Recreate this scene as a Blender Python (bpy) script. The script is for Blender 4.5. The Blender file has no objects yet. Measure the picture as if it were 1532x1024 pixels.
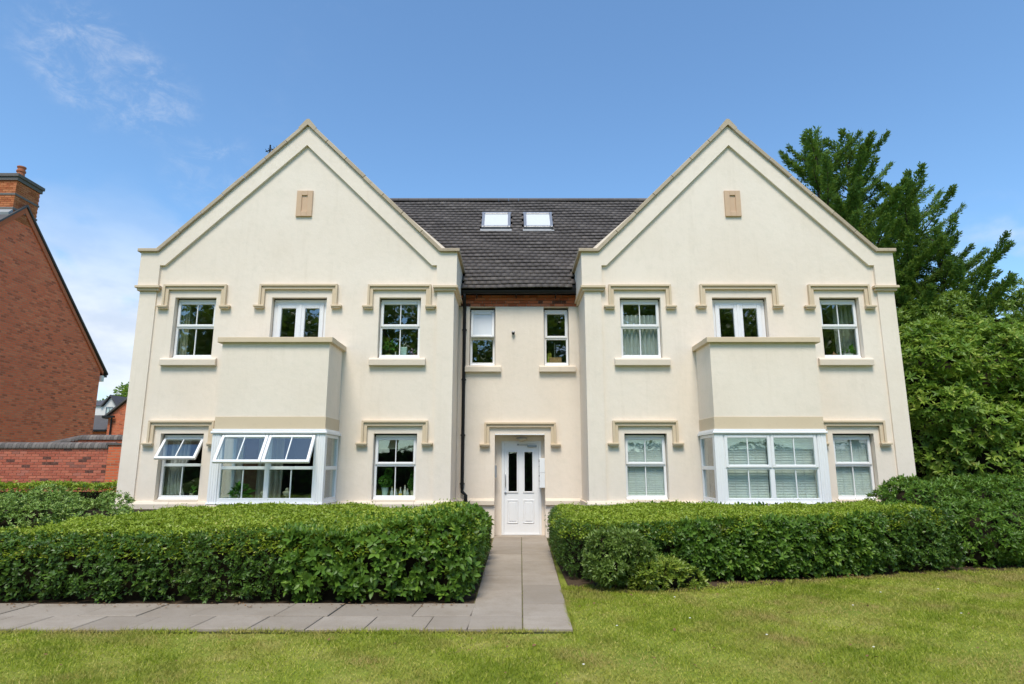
import bpy, math, random
import numpy as np
from mathutils import Vector, Matrix
R = math.radians
random.seed(7); rng = np.random.default_rng(11)
scene = bpy.context.scene
col = scene.collection

# ------------------------------------------------------------------ camera, sky, sun, exposure
cam_d = bpy.data.cameras.new('camera'); cam = bpy.data.objects.new('camera', cam_d); col.objects.link(cam)
cam.location = (0, 0, 1.58); cam.rotation_euler = (R(90 + 11.134), 0, 0)
cam_d.sensor_fit = 'HORIZONTAL'; cam_d.sensor_width = 36; cam_d.lens = 36 * 940 / 1532
cam_d.clip_start = 0.05; cam_d.clip_end = 3000
scene.camera = cam

SUN_EL, SUN_AZ = 60.0, 188.0            # azimuth clockwise from +Y: behind the photographer, to the left
world = bpy.data.worlds.new('World'); scene.world = world; world.use_nodes = True
wn, wl = world.node_tree.nodes, world.node_tree.links
wn.clear()
def W(t, **kw):
    n = wn.new(t)
    for k, v in kw.items(): setattr(n, k, v)
    return n
def wmath(op, a, b=None, clamp=False):
    n = W('ShaderNodeMath', operation=op, use_clamp=clamp)
    for i, v in enumerate((a, b)):
        if v is None: continue
        if isinstance(v, (int, float)): n.inputs[i].default_value = v
        else: wl.new(v, n.inputs[i])
    return n.outputs[0]
wtc = W('ShaderNodeTexCoord')
sky = W('ShaderNodeTexSky', sky_type='NISHITA', sun_disc=False)
sky.sun_elevation = R(SUN_EL); sky.sun_rotation = R(SUN_AZ); sky.altitude = 50
sky.air_density = 1.0; sky.dust_density = 0.5; sky.ozone_density = 1.0
def wnoise(scale, detail, rough, loc=(0, 0, 0), stretch=(1, 1, 1), dist=0.0):
    mp = W('ShaderNodeMapping'); mp.inputs['Location'].default_value = loc; mp.inputs['Scale'].default_value = stretch
    wl.new(wtc.outputs['Generated'], mp.inputs[0])
    n = W('ShaderNodeTexNoise'); n.inputs['Scale'].default_value = scale; n.inputs['Detail'].default_value = detail
    n.inputs['Roughness'].default_value = rough; n.inputs['Distortion'].default_value = dist
    wl.new(mp.outputs[0], n.inputs['Vector']); return n.outputs['Fac']
def wpatch(d, a0, a1):
    """1 inside a0 degrees of direction d, 0 beyond a1: where a cloud stands in the sky"""
    v = Vector(d).normalized(); n = W('ShaderNodeVectorMath', operation='DOT_PRODUCT')
    wl.new(wtc.outputs['Generated'], n.inputs[0]); n.inputs[1].default_value = v
    m = W('ShaderNodeMapRange', interpolation_type='SMOOTHSTEP'); wl.new(n.outputs['Value'], m.inputs[0])
    m.inputs[1].default_value = math.cos(R(a1)); m.inputs[2].default_value = math.cos(R(a0)); return m.outputs[0]
def wramp(v, lo, hi):
    m = W('ShaderNodeMapRange', interpolation_type='SMOOTHSTEP'); wl.new(v, m.inputs[0])
    m.inputs[1].default_value = lo; m.inputs[2].default_value = hi; return m.outputs[0]
def dirpx(px, py):
    t = R(11.134); a = (px - 766) / 940; b = (512 - py) / 940
    return (a, math.cos(t) - b * math.sin(t), math.sin(t) + b * math.cos(t))
sep = W('ShaderNodeSeparateXYZ'); wl.new(wtc.outputs['Generated'], sep.inputs[0])
# high thin streaks
cir_m = wmath('ADD', wpatch(dirpx(110, 75), 0.5, 4.5), wmath('ADD', wpatch(dirpx(165, 115), 0.5, 4.5), wmath('MULTIPLY', wpatch(dirpx(230, 150), 0, 4.0), 0.8)), clamp=True)
cir_m = wmath('ADD', cir_m, wmath('MULTIPLY', wpatch(dirpx(320, 265), 0, 4.5), 0.55), clamp=True)
cir_m = wmath('ADD', cir_m, wmath('MULTIPLY', wramp(wnoise(1.3, 2, .5, (4, 2, 7)), .57, .72), 0.5), clamp=True)
cir_n = wramp(wnoise(22, 8, .68, (1, 3, 2), (1, 1, 1.5), .35), .42, .86)
cirrus = wmath('MULTIPLY', wmath('MULTIPLY', cir_m, cir_n), .45)
# low bank of cumulus
low = wramp(sep.outputs['Z'], .40, .16)
bank_bias = wmath('ADD', wmath('MULTIPLY', wpatch(dirpx(110, 480), 4, 13), .40), wmath('MULTIPLY', wpatch(dirpx(1480, 470), 1, 8), .12))
bank_bias = wmath('ADD', bank_bias, wmath('MULTIPLY', wramp(sep.outputs['Y'], .25, -.2), .13))
bank = wmath('MULTIPLY', wramp(wmath('ADD', wnoise(7.5, 6, .52, (2.2, 1.3, 0.7), (1, 1, 1.8), .25), bank_bias), .56, .82), low)
cfac = wmath('MAXIMUM', cirrus, wmath('MULTIPLY', bank, .86))
csh = W('ShaderNodeMix', data_type='RGBA'); wl.new(wramp(wnoise(11, 5, .55, (5, 1, 3), (1, 1, 2.2)), .35, .7), csh.inputs[0])
csh.inputs[6].default_value = (3.4, 3.65, 4.2, 1); csh.inputs[7].default_value = (4.5, 4.6, 4.8, 1)
tint = W('ShaderNodeMix', data_type='RGBA', blend_type='MULTIPLY'); tint.inputs[0].default_value = 1.0; tint.inputs[7].default_value = (.77, .985, 1.09, 1); wl.new(sky.outputs[0], tint.inputs[6])
cmix = W('ShaderNodeMix', data_type='RGBA'); wl.new(cfac, cmix.inputs[0]); wl.new(tint.outputs[2], cmix.inputs[6]); wl.new(csh.outputs[2], cmix.inputs[7])
bg = W('ShaderNodeBackground'); bg.inputs[1].default_value = 0.106; wl.new(cmix.outputs[2], bg.inputs[0])
wo = W('ShaderNodeOutputWorld'); wl.new(bg.outputs[0], wo.inputs[0])

sun_d = bpy.data.lights.new('sun', 'SUN'); sun = bpy.data.objects.new('sun', sun_d); col.objects.link(sun)
sun_d.energy = 2.0; sun_d.angle = R(22); sun_d.color = (1.0, .92, .80)
sv = Vector((math.sin(R(SUN_AZ)) * math.cos(R(SUN_EL)), math.cos(R(SUN_AZ)) * math.cos(R(SUN_EL)), math.sin(R(SUN_EL))))
sun.rotation_euler = sv.to_track_quat('Z', 'Y').to_euler(); sun.location = (-10, -10, 30)
scene.view_settings.view_transform = 'Standard'; scene.view_settings.look = 'None'
scene.view_settings.exposure = 1.02; scene.view_settings.gamma = 1.0; scene.view_settings.use_curve_mapping = False
scene.render.engine = 'CYCLES'
scene.cycles.use_denoising = True
scene.cycles.max_bounces = 8; scene.cycles.transparent_max_bounces = 24
scene.cycles.diffuse_bounces = 4; scene.cycles.glossy_bounces = 4

# ------------------------------------------------------------------ materials
MAT = {}
class NT:
    def __init__(s, name):
        s.m = bpy.data.materials.new(name); s.m.use_nodes = True
        s.n, s.l = s.m.node_tree.nodes, s.m.node_tree.links
        s.p = s.n['Principled BSDF']; s.out = s.n['Material Output']
        MAT[name] = s.m; s.tc = None
    def node(s, t, **kw):
        n = s.n.new(t)
        for k, v in kw.items(): setattr(n, k, v)
        return n
    def put(s, v, sock):
        if hasattr(v, 'links') or isinstance(v, bpy.types.NodeSocket): s.l.new(v, sock)
        else: sock.default_value = v
    def coord(s, k='Object'):
        if s.tc is None: s.tc = s.node('ShaderNodeTexCoord')
        return s.tc.outputs[k]
    def pos(s):
        return s.node('ShaderNodeNewGeometry').outputs['Position']
    def noise(s, scale, detail=4, rough=.5, vec=None, stretch=None, dist=0):
        v = vec or s.pos()
        if stretch:
            mp = s.node('ShaderNodeMapping'); mp.inputs['Scale'].default_value = stretch; s.l.new(v, mp.inputs[0]); v = mp.outputs[0]
        n = s.node('ShaderNodeTexNoise'); n.inputs['Scale'].default_value = scale; n.inputs['Detail'].default_value = detail
        n.inputs['Roughness'].default_value = rough; n.inputs['Distortion'].default_value = dist
        s.l.new(v, n.inputs['Vector']); return n.outputs['Fac']
    def rng(s, v, lo, hi, a=0., b=1.):
        m = s.node('ShaderNodeMapRange'); s.l.new(v, m.inputs[0])
        for i, q in enumerate((lo, hi, a, b)): m.inputs[i + 1].default_value = q
        return m.outputs[0]
    def mix(s, f, a, b, blend='MIX'):
        n = s.node('ShaderNodeMix', data_type='RGBA', blend_type=blend)
        s.put(f, n.inputs[0]); s.put(a, n.inputs[6]); s.put(b, n.inputs[7]); return n.outputs[2]
    def math(s, op, a, b=0., clamp=False):
        n = s.node('ShaderNodeMath', operation=op, use_clamp=clamp); s.put(a, n.inputs[0]); s.put(b, n.inputs[1]); return n.outputs[0]
    def attr(s, name):
        return s.node('ShaderNodeAttribute', attribute_name=name).outputs['Fac']
    def objrand(s):
        return s.node('ShaderNodeObjectInfo').outputs['Random']
    def ramp(s, v, stops):
        n = s.node('ShaderNodeValToRGB'); e = n.color_ramp.elements
        while len(e) < len(stops): e.new(.5)
        for k, (p, c) in enumerate(stops): e[k].position = p; e[k].color = (*c, 1)
        s.l.new(v, n.inputs[0]); return n.outputs[0]
    def bump(s, h, strength, dist=.01):
        n = s.node('ShaderNodeBump'); n.inputs['Strength'].default_value = strength; n.inputs['Distance'].default_value = dist
        s.l.new(h, n.inputs['Height']); s.l.new(n.outputs[0], s.p.inputs['Normal'])
    def color(s, v): s.put(v if not isinstance(v, tuple) else (*v, 1) if len(v) == 3 else v, s.p.inputs['Base Color'])
    def set(s, rough=.6, spec=.4, metal=0.):
        s.p.inputs['Roughness'].default_value = rough; s.p.inputs['Specular IOR Level'].default_value = spec; s.p.inputs['Metallic'].default_value = metal
C4 = lambda *c: (*c, 1)

def plain(name, c, rough=.5, spec=.4, metal=0., vary=.12, scale=6., bump=0.):
    m = NT(name); f = m.noise(scale, 5, .6)
    d = tuple(x * (1 - vary) for x in c); u = tuple(min(1, x * (1 + vary)) for x in c)
    m.color(m.mix(f, C4(*d), C4(*u))); m.set(rough, spec, metal)
    if bump: m.bump(m.noise(scale * 14, 3), bump, .004)
    return m
# painted render on the walls
m = NT('render_wall')
big = m.rng(m.noise(.55, 5, .6), .35, .7); fine = m.noise(5, 6, .65)
c = m.mix(big, C4(.79, .688, .572), C4(.84, .742, .630))
c = m.mix(m.rng(fine, .50, .80, 0, .30), c, C4(.63, .575, .47))
streak = m.rng(m.noise(2.2, 5, .65, stretch=(3.4, 3.4, .30)), .54, .80, 0, .26)
c = m.mix(streak, c, C4(.62, .535, .42))
c = m.mix(m.rng(m.noise(24, 5, .75), .60, .78, 0, .16), c, C4(.58, .53, .43))
m.color(c); m.set(.82, .25)
m.bump(m.math('ADD', m.noise(150, 4, .7), m.math('MULTIPLY', m.noise(9, 3, .5), 2.0)), .38, .005)
# cast stone dressings
m = NT('cast_stone')
c = m.mix(m.noise(1.1, 4), C4(.60, .475, .32), C4(.68, .555, .40))
c = m.mix(m.rng(m.noise(9, 5, .7), .55, .8, 0, .35), c, C4(.45, .37, .26))
m.color(c); m.set(.75, .3); m.bump(m.noise(120, 3), .2, .003)
m = NT('pale_stone')
c = m.mix(m.noise(1.3, 4), C4(.66, .56, .45), C4(.74, .65, .53)); c = m.mix(m.rng(m.noise(8, 5, .7), .55, .8, 0, .4), c, C4(.50, .42, .32))
c = m.mix(m.math('MULTIPLY', m.objrand(), .25), c, C4(.55, .46, .35))
m.color(c); m.set(.75, .3); m.bump(m.noise(120, 3), .2, .003)
m = NT('coping_stone')
c = m.mix(m.objrand(), C4(.42, .34, .245), C4(.53, .435, .32)); c = m.mix(m.rng(m.noise(14, 5, .7), .52, .75, 0, .6), c, C4(.24, .20, .15))
m.color(c); m.set(.85, .2); m.bump(m.noise(90, 4), .35, .004)
plain('vent_stone', (.60, .42, .28), .8, .25, vary=.1, bump=.2)
m = NT('upvc'); c = m.mix(m.rng(m.noise(7, 5, .7), .5, .85, 0, .25), C4(.82, .82, .82), C4(.66, .65, .63)); m.color(c); m.set(.28, .45)
plain('upvc_groove', (.34, .34, .34), .5)
plain('soffit_shade', (.03, .03, .03), .6)  # near-black colour standing in for shade under the window heads
plain('black_pvc', (.009, .009, .010), .4, .3, vary=.3)
plain('grey_metal', (.30, .31, .33), .35, .5, .6, vary=.15)
plain('steel', (.55, .55, .55), .3, .5, .9)
plain('dark_opening', (.04, .035, .03), .9, .1)
plain('interior_paint', (.24, .22, .19), .9, .1)
plain('interior_floor', (.16, .11, .07), .7, .2)
plain('interior_wood', (.16, .07, .03), .5, .3, vary=.3)
m = NT('glass')
lw = m.node('ShaderNodeLayerWeight'); lw.inputs[0].default_value = .5
f5 = m.math('POWER', lw.outputs['Facing'], 5.0); fac = m.math('ADD', m.math('MULTIPLY', f5, .87), .115, True)
tr = m.node('ShaderNodeBsdfTransparent'); tr.inputs[0].default_value = (.90, .94, .92, 1)
gl = m.node('ShaderNodeBsdfGlossy'); gl.inputs['Roughness'].default_value = .012; gl.inputs[0].default_value = (.95, .97, 1, 1)
mx = m.node('ShaderNodeMixShader'); m.l.new(fac, mx.inputs[0]); m.l.new(tr.outputs[0], mx.inputs[1]); m.l.new(gl.outputs[0], mx.inputs[2]); m.l.new(mx.outputs[0], m.out.inputs[0])
nb = m.node('ShaderNodeBump'); nb.inputs['Strength'].default_value = .05; nb.inputs['Distance'].default_value = .02; m.l.new(m.noise(2.6, 2), nb.inputs['Height']); m.l.new(nb.outputs[0], gl.inputs['Normal'])
m = NT('skylight_reflection'); m.color((.62, .63, .63)); m.set(.12, .6)  # opaque pane, its pale colour stands in for reflected cloud
m = NT('frosted_sky_glass'); m.color((.62, .65, .68)); m.set(.22, .6)  # obscured pane, whitened in colour for the bright sky it reflects
# roof tiles: blue-brown clay
m = NT('roof_tile')
rnd = m.math('FRACT', m.math('ADD', m.attr('tone'), m.objrand()))
c = m.ramp(rnd, [(0, (.085, .073, .068)), (.45, (.094, .081, .076)), (.85, (.106, .091, .085)), (1, (.150, .130, .120))])
c = m.mix(m.rng(m.noise(2.2, 6, .65, stretch=(.5, 3, 3)), .5, .75, 0, .6), c, C4(.165, .14, .12))
c = m.mix(m.rng(m.noise(7, 5, .7), .60, .74, 0, .75), c, C4(.23, .22, .19))
m.color(c); m.set(.7, .35); m.bump(m.noise(60, 4), .4, .004)
plain('roof_plain', (.055, .047, .045), .8, .3, vary=.3)
plain('roof_felt', (.02, .018, .018), .9, .1)
# bricks
def brick_mat(name, stops, dirt):
    m = NT(name)
    rnd = m.math('FRACT', m.math('ADD', m.attr('tone'), m.objrand()))
    c = m.ramp(rnd, stops)
    c = m.mix(m.rng(m.noise(22, 5, .7), .45, .8, 0, .5), c, C4(*dirt))
    m.color(c); m.set(.88, .2); m.bump(m.noise(140, 4), .5, .004); return m
brick_mat('red_brick', [(0, (.32, .085, .04)), (.35, (.50, .14, .065)), (.7, (.58, .18, .09)), (.9, (.50, .18, .10)), (.93, (.13, .05, .035)), (1, (.10, .045, .035))], (.30, .14, .09))
brick_mat('wall_brick', [(0, (.36, .09, .055)), (.4, (.46, .125, .075)), (.8, (.54, .165, .10)), (.93, (.44, .155, .11)), (.95, (.12, .05, .04)), (1, (.10, .045, .035))], (.50, .27, .20))
brick_mat('chimney_brick', [(0, (.32, .085, .035)), (.5, (.44, .13, .055)), (1, (.48, .17, .08))], (.42, .28, .06))
brick_mat('blue_brick', [(0, (.09, .082, .078)), (.6, (.14, .125, .118)), (1, (.20, .18, .165))], (.26, .235, .21))
plain('mortar', (.34, .25, .19), .95, .1, vary=.2, bump=.3)
def brick_surface(name, axis, stops, mortar, w=.225, h=.075, orient=1):
    """brickwork too far off to tell its pieces apart: courses by node texture, joints recessed by bump"""
    m = NT(name); s = m.node('ShaderNodeSeparateXYZ'); m.l.new(m.pos(), s.inputs[0])
    cb = m.node('ShaderNodeCombineXYZ'); m.l.new(s.outputs[axis], cb.inputs[0]); m.l.new(s.outputs[2], cb.inputs[1])
    b = m.node('ShaderNodeTexBrick'); m.l.new(cb.outputs[0], b.inputs['Vector'])
    b.offset = .5; b.inputs['Scale'].default_value = 1; b.inputs['Brick Width'].default_value = w; b.inputs['Row Height'].default_value = h
    b.inputs['Mortar Size'].default_value = .008; b.inputs['Mortar Smooth'].default_value = .2; b.inputs['Bias'].default_value = 0
    b.inputs['Color1'].default_value = (0, 0, 0, 1); b.inputs['Color2'].default_value = (1, 1, 1, 1); b.inputs['Mortar'].default_value = (.5, .5, .5, 1)
    bw = m.node('ShaderNodeRGBToBW'); m.l.new(b.outputs['Color'], bw.inputs[0])
    c = m.ramp(bw.outputs[0], stops)
    c = m.mix(m.rng(m.noise(.5, 4, .6), .4, .7, 0, .45), c, C4(.70, .17, .08))
    c = m.mix(b.outputs['Fac'], c, C4(*mortar))
    m.color(c); m.set(.9, .15)
    n = m.node('ShaderNodeBump'); n.inputs['Strength'].default_value = .9; n.inputs['Distance'].default_value = .008; n.invert = True
    m.l.new(b.outputs['Fac'], n.inputs['Height']); m.l.new(n.outputs[0], m.p.inputs['Normal']); return m
hb = [(0, (.36, .085, .045)), (.06, (.56, .13, .06)), (.3, (.82, .175, .074)), (.7, (.88, .205, .088)), (.95, (.88, .26, .12)), (1, (.46, .115, .06))]  # brick colours brightened to make up for the gable standing in shade
brick_surface('house_brick_gable_lightened', 1, hb, (.52, .26, .165))
hf = [(p, tuple(x * .66 for x in q)) for p, q in hb]  # same bricks darkened for walls that face the light
brick_surface('house_brick_front_dimmed', 0, hf, (.42, .25, .165))
plain('slate', (.085, .080, .080), .7, .3, vary=.3, scale=3)
plain('clay_pot', (.40, .14, .07), .8, .2, vary=.25)
plain('terracotta', (.48, .26, .15), .8, .2)
plain('lead', (.30, .31, .32), .6, .4, .3, vary=.25)
plain('timber_paint', (.10, .07, .05), .7, .3)
plain('white_render', (.70, .69, .65), .85, .2)
# ground, soil, paving
m = NT('paving')
c = m.ramp(m.objrand(), [(0, (.30, .255, .205)), (.5, (.34, .29, .235)), (1, (.385, .33, .27))])
c = m.mix(m.rng(m.noise(1.7, 7, .7), .42, .70, 0, .6), c, C4(.235, .19, .14))
c = m.mix(m.rng(m.noise(9, 6, .7), .58, .8, 0, .5), c, C4(.17, .15, .105))
c = m.mix(m.rng(m.noise(70, 5, .8), .45, .75, 0, .55), c, C4(.20, .165, .13))
m.color(c); m.set(.9, .2); m.bump(m.noise(110, 5, .8), .6, .008)
m = NT('joint_moss'); m.color(m.mix(m.rng(m.noise(8, 4), .4, .65), C4(.11, .09, .06), C4(.19, .20, .055))); m.set(.95, .1)
m = NT('soil'); m.color(m.mix(m.noise(14, 6, .7), C4(.05, .033, .02), C4(.12, .085, .055))); m.set(.95, .1); m.bump(m.noise(30, 6, .7), .8, .03)
m = NT('ground')
g = m.ramp(m.noise(1.1, 6, .6), [(.3, (.15, .20, .025)), (.5, (.20, .24, .035)), (.65, (.28, .27, .07)), (.8, (.36, .29, .11))])
g = m.mix(m.rng(m.noise(25, 4, .7), .45, .8, 0, .5), g, C4(.17, .13, .05))
m.color(g); m.set(.95, .1); m.bump(m.noise(40, 5), .6, .02)

def leaf_mat(name, stops, trans=.28, rough=.42, spec=.4, noise_scale=1.4, patch=None):
    m = NT(name); c = m.ramp(m.attr('tone'), stops)
    c = m.mix(m.rng(m.noise(noise_scale, 4, .6), .35, .7, 0, .35), c, m.ramp(m.attr('tone'), [(p, tuple(x * .62 for x in q)) for p, q in stops]))
    if patch: c = m.mix(m.rng(m.noise(patch[0], 5, .6), patch[1], patch[2], 0, patch[3]), c, C4(*patch[4]))
    m.color(c); m.set(rough, spec)
    t = m.node('ShaderNodeBsdfTranslucent'); m.l.new(m.mix(.5, c, C4(.22, .30, .03)), t.inputs[0])
    mx = m.node('ShaderNodeMixShader'); mx.inputs[0].default_value = trans
    m.l.new(m.p.outputs[0], mx.inputs[1]); m.l.new(t.outputs[0], mx.inputs[2]); m.l.new(mx.outputs[0], m.out.inputs[0]); return m
leaf_mat('grass_blade', [(0, (.21, .28, .022)), (.4, (.33, .395, .036)), (.75, (.46, .49, .06)), (1, (.66, .59, .17))], .4, .5, .25, .9, (1.0, .47, .64, .85, (.47, .35, .13)))
leaf_mat('shaded_hedge_leaf', [(0, (.035, .080, .012)), (.5, (.072, .155, .020)), (.85, (.12, .225, .030)), (1, (.19, .25, .05))], .25, patch=(2.4, .60, .74, .55, (.20, .12, .045)))  # leaves of the sides, colour deepened for the shade on hedge fronts
leaf_mat('lit_hedge_tip', [(0, (.20, .29, .022)), (.5, (.29, .39, .030)), (.9, (.37, .46, .042)), (1, (.42, .42, .07))], .3)  # young growth on top, colour also lightened as if catching the light
leaf_mat('laurel_leaf', [(0, (.055, .115, .014)), (.5, (.10, .205, .022)), (.85, (.165, .29, .034)), (1, (.25, .35, .05))], .28, .42, .3)
leaf_mat('olive_leaf', [(0, (.10, .19, .03)), (.5, (.21, .34, .06)), (.85, (.37, .50, .12)), (1, (.56, .63, .26))], .25)
leaf_mat('yellow_leaf', [(0, (.12, .19, .022)), (.5, (.22, .31, .034)), (1, (.38, .42, .07))], .3)
leaf_mat('shrub_leaf', [(0, (.08, .13, .025)), (.5, (.16, .25, .045)), (.85, (.27, .38, .09)), (1, (.42, .50, .18))], .3)
leaf_mat('rhodo_leaf', [(0, (.08, .17, .02)), (.45, (.18, .31, .034)), (.8, (.33, .45, .06)), (.95, (.50, .53, .12)), (1, (.50, .36, .15))], .38, .42, .3, .5)
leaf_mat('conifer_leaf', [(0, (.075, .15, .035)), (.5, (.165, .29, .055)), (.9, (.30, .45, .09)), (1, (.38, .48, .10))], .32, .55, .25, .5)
leaf_mat('tree_leaf', [(0, (.09, .16, .02)), (.5, (.17, .28, .034)), (1, (.30, .42, .06))], .38)
leaf_mat('pot_leaf', [(0, (.03, .12, .015)), (.5, (.07, .24, .02)), (1, (.14, .36, .04))], .25)
plain('shaded_twig_core', (.028, .022, .013), .95, .1, vary=.5, scale=20)  # brown twigs, darkened in colour so gaps between leaves read as shade
plain('bark', (.10, .07, .05), .9, .15, vary=.35, scale=9, bump=.6)
plain('dead_leaf', (.20, .11, .05), .8, .2, vary=.4)
plain('daisy', (.75, .73, .66), .7, .2)
# household things
plain('mint_ceramic', (.52, .68, .64), .25, .5)
plain('white_ceramic', (.72, .72, .68), .25, .5)
plain('lime_pot', (.42, .42, .14), .5)
plain('cardboard', (.42, .26, .13), .85, .15)
plain('yellow_paper', (.66, .70, .10), .8)
plain('mauve_petal', (.38, .27, .42), .7)
plain('cream_ceramic', (.62, .55, .38), .4)
plain('brown_ceramic', (.16, .07, .04), .4)
plain('clear_bottle', (.42, .47, .52), .15, .6)
plain('yellow_wax', (.72, .52, .08), .5)
def fabric(name, c, tr=.25):
    m = NT(name); m.color(m.mix(m.noise(5, 4), C4(*[x * .88 for x in c]), C4(*c))); m.set(.9, .1)
    t = m.node('ShaderNodeBsdfTranslucent'); t.inputs[0].default_value = C4(*c); mx = m.node('ShaderNodeMixShader'); mx.inputs[0].default_value = tr
    m.l.new(m.p.outputs[0], mx.inputs[1]); m.l.new(t.outputs[0], mx.inputs[2]); m.l.new(mx.outputs[0], m.out.inputs[0])
fabric('net_fabric', (.74, .76, .74)); fabric('cream_fabric', (.60, .56, .45)); fabric('white_fabric', (.74, .73, .69)); fabric('grey_fabric', (.46, .47, .43)); fabric('beige_blind', (.62, .50, .33))
plain('skylight_blind', (.86, .86, .84), .7, .2, vary=.03)
plain('blind_slat', (.88, .89, .87), .45, .35)
plain('lamp_glass', (.55, .47, .33), .3, .5)

# ------------------------------------------------------------------ mesh helpers
ORG = {}
def np_mesh(name, V, F, tone=None, smooth=False):
    V = np.asarray(V, np.float32); F = np.asarray(F, np.int32); k = F.shape[1]
    me = bpy.data.meshes.new(name); me.vertices.add(len(V)); me.vertices.foreach_set('co', V.ravel())
    me.loops.add(F.size); me.loops.foreach_set('vertex_index', F.ravel()); me.polygons.add(len(F))
    me.polygons.foreach_set('loop_start', np.arange(0, F.size, k, dtype=np.int32))
    if smooth: me.polygons.foreach_set('use_smooth', np.ones(len(F), bool))
    if tone is not None:
        a = me.attributes.new('tone', 'FLOAT', 'POINT'); a.data.foreach_set('value', np.asarray(tone, np.float32))
    me.update(calc_edges=True); return me
def link(name, me, mat, parent=None, org=(0, 0, 0)):
    o = bpy.data.objects.new(name, me); col.objects.link(o)
    if me is not None and mat and not me.materials: me.materials.append(MAT[mat])
    ORG[o.name] = Vector(org); o.location = org
    if parent is not None:
        o.parent = parent; o.location = Vector(org) - ORG[parent.name]
    return o
def empty(name, org, parent=None):
    o = link(name, None, None, parent, org); o.empty_display_size = .2; return o
def tag(o, label=None, cat=None, group=None, kind=None):
    for k, v in (('label', label), ('category', cat), ('group', group), ('kind', kind)):
        if v: o[k] = v
    return o
class MB:
    def __init__(s): s.v = []; s.f = []; s.t = []
    def add(s, vs, fs, tone=0.):
        b = len(s.v); s.v += [tuple(q) for q in vs]; s.f += [tuple(b + i for i in f) for f in fs]; s.t += [tone] * len(vs); return s
    def box(s, x0, x1, y0, y1, z0, z1, tone=0., M=None):
        vs = [(x, y, z) for z in (z0, z1) for x, y in ((x0, y0), (x1, y0), (x1, y1), (x0, y1))]
        if M is not None: vs = [M @ Vector(q) for q in vs]
        return s.add(vs, [(0, 3, 2, 1), (4, 5, 6, 7), (0, 1, 5, 4), (1, 2, 6, 5), (2, 3, 7, 6), (3, 0, 4, 7)], tone)
    def cbox(s, x0, x1, y0, y1, z0, z1, c=.006, tone=0., M=None):
        """box with its front (y0) edges chamfered"""
        vs = [(x0, y1, z0), (x1, y1, z0), (x1, y1, z1), (x0, y1, z1), (x0, y0 + c, z0), (x1, y0 + c, z0), (x1, y0 + c, z1), (x0, y0 + c, z1),
              (x0 + c, y0, z0 + c), (x1 - c, y0, z0 + c), (x1 - c, y0, z1 - c), (x0 + c, y0, z1 - c)]
        if M is not None: vs = [M @ Vector(q) for q in vs]
        return s.add(vs, [(1, 0, 3, 2), (0, 1, 5, 4), (1, 2, 6, 5), (2, 3, 7, 6), (3, 0, 4, 7), (4, 5, 9, 8), (5, 6, 10, 9), (6, 7, 11, 10), (7, 4, 8, 11), (8, 9, 10, 11)], tone)
    def prism(s, poly, axis, a, b):
        """extrude a closed polygon along axis 'x' or 'y' from a to b; poly in the other two coordinates"""
        n = len(poly); mk = (lambda u, w, k: (k, u, w)) if axis == 'x' else (lambda u, w, k: (u, k, w)) if axis == 'y' else (lambda u, w, k: (u, w, k))
        vs = [mk(u, w, a) for u, w in poly] + [mk(u, w, b) for u, w in poly]
        return s.add(vs, [tuple(range(n))[::-1], tuple(range(n, 2 * n))] + [(i, (i + 1) % n, n + (i + 1) % n, n + i) for i in range(n)])
    def quad(s, a, b, c, d): return s.add([a, b, c, d], [(0, 1, 2, 3)])
    def tube(s, pts, rad, n=8, cap=True):
        pts = [Vector(p) for p in pts]; rad = [rad] * len(pts) if isinstance(rad, (int, float)) else rad
        rings = []; up = Vector((.13, .21, 1)).normalized()
        vs, fs = [], []
        for i, p in enumerate(pts):
            d = (pts[min(i + 1, len(pts) - 1)] - pts[max(i - 1, 0)]).normalized()
            u = d.cross(up)
            if u.length < .05: u = d.cross(Vector((1, 0, .1)))
            u.normalize(); w = d.cross(u)
            vs += [p + (u * math.cos(2 * math.pi * k / n) + w * math.sin(2 * math.pi * k / n)) * rad[i] for k in range(n)]
        for i in range(len(pts) - 1):
            fs += [(i * n + k, i * n + (k + 1) % n, (i + 1) * n + (k + 1) % n, (i + 1) * n + k) for k in range(n)]
        if cap: fs += [tuple(range(n))[::-1], tuple((len(pts) - 1) * n + k for k in range(n))]
        return s.add(vs, fs)
    def lathe(s, c, prof, n=14, sx=1, sy=1):
        vs, fs = [], []
        for r, z in prof: vs += [(c[0] + r * sx * math.cos(2 * math.pi * k / n), c[1] + r * sy * math.sin(2 * math.pi * k / n), c[2] + z) for k in range(n)]
        for i in range(len(prof) - 1): fs += [(i * n + k, i * n + (k + 1) % n, (i + 1) * n + (k + 1) % n, (i + 1) * n + k) for k in range(n)]
        fs += [tuple(range(n))[::-1], tuple((len(prof) - 1) * n + k for k in range(n))]
        return s.add(vs, fs)
    def build(s, name, mat, parent=None, org=(0, 0, 0), smooth=False, tone=False, bevel=0.):
        o = Vector(org); me = bpy.data.meshes.new(name); me.from_pydata([(a - o.x, b - o.y, c - o.z) for a, b, c in s.v], [], s.f)
        if smooth: me.polygons.foreach_set('use_smooth', np.ones(len(me.polygons), bool))
        if tone: a = me.attributes.new('tone', 'FLOAT', 'POINT'); a.data.foreach_set('value', np.asarray(s.t, np.float32))
        me.update(); ob = link(name, me, mat, parent, org)
        if bevel:
            bm = ob.modifiers.new('bevel', 'BEVEL'); bm.width = bevel; bm.segments = 2; bm.limit_method = 'ANGLE'
        return ob
def share(name, me, parent, loc, rot=None, scale=None):
    """a piece that shares mesh data with its fellows"""
    o = bpy.data.objects.new(name, me); col.objects.link(o); o.parent = parent; o.location = Vector(loc) - ORG[parent.name]
    if rot is not None: o.rotation_euler = rot
    if scale is not None: o.scale = scale
    return o

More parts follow.
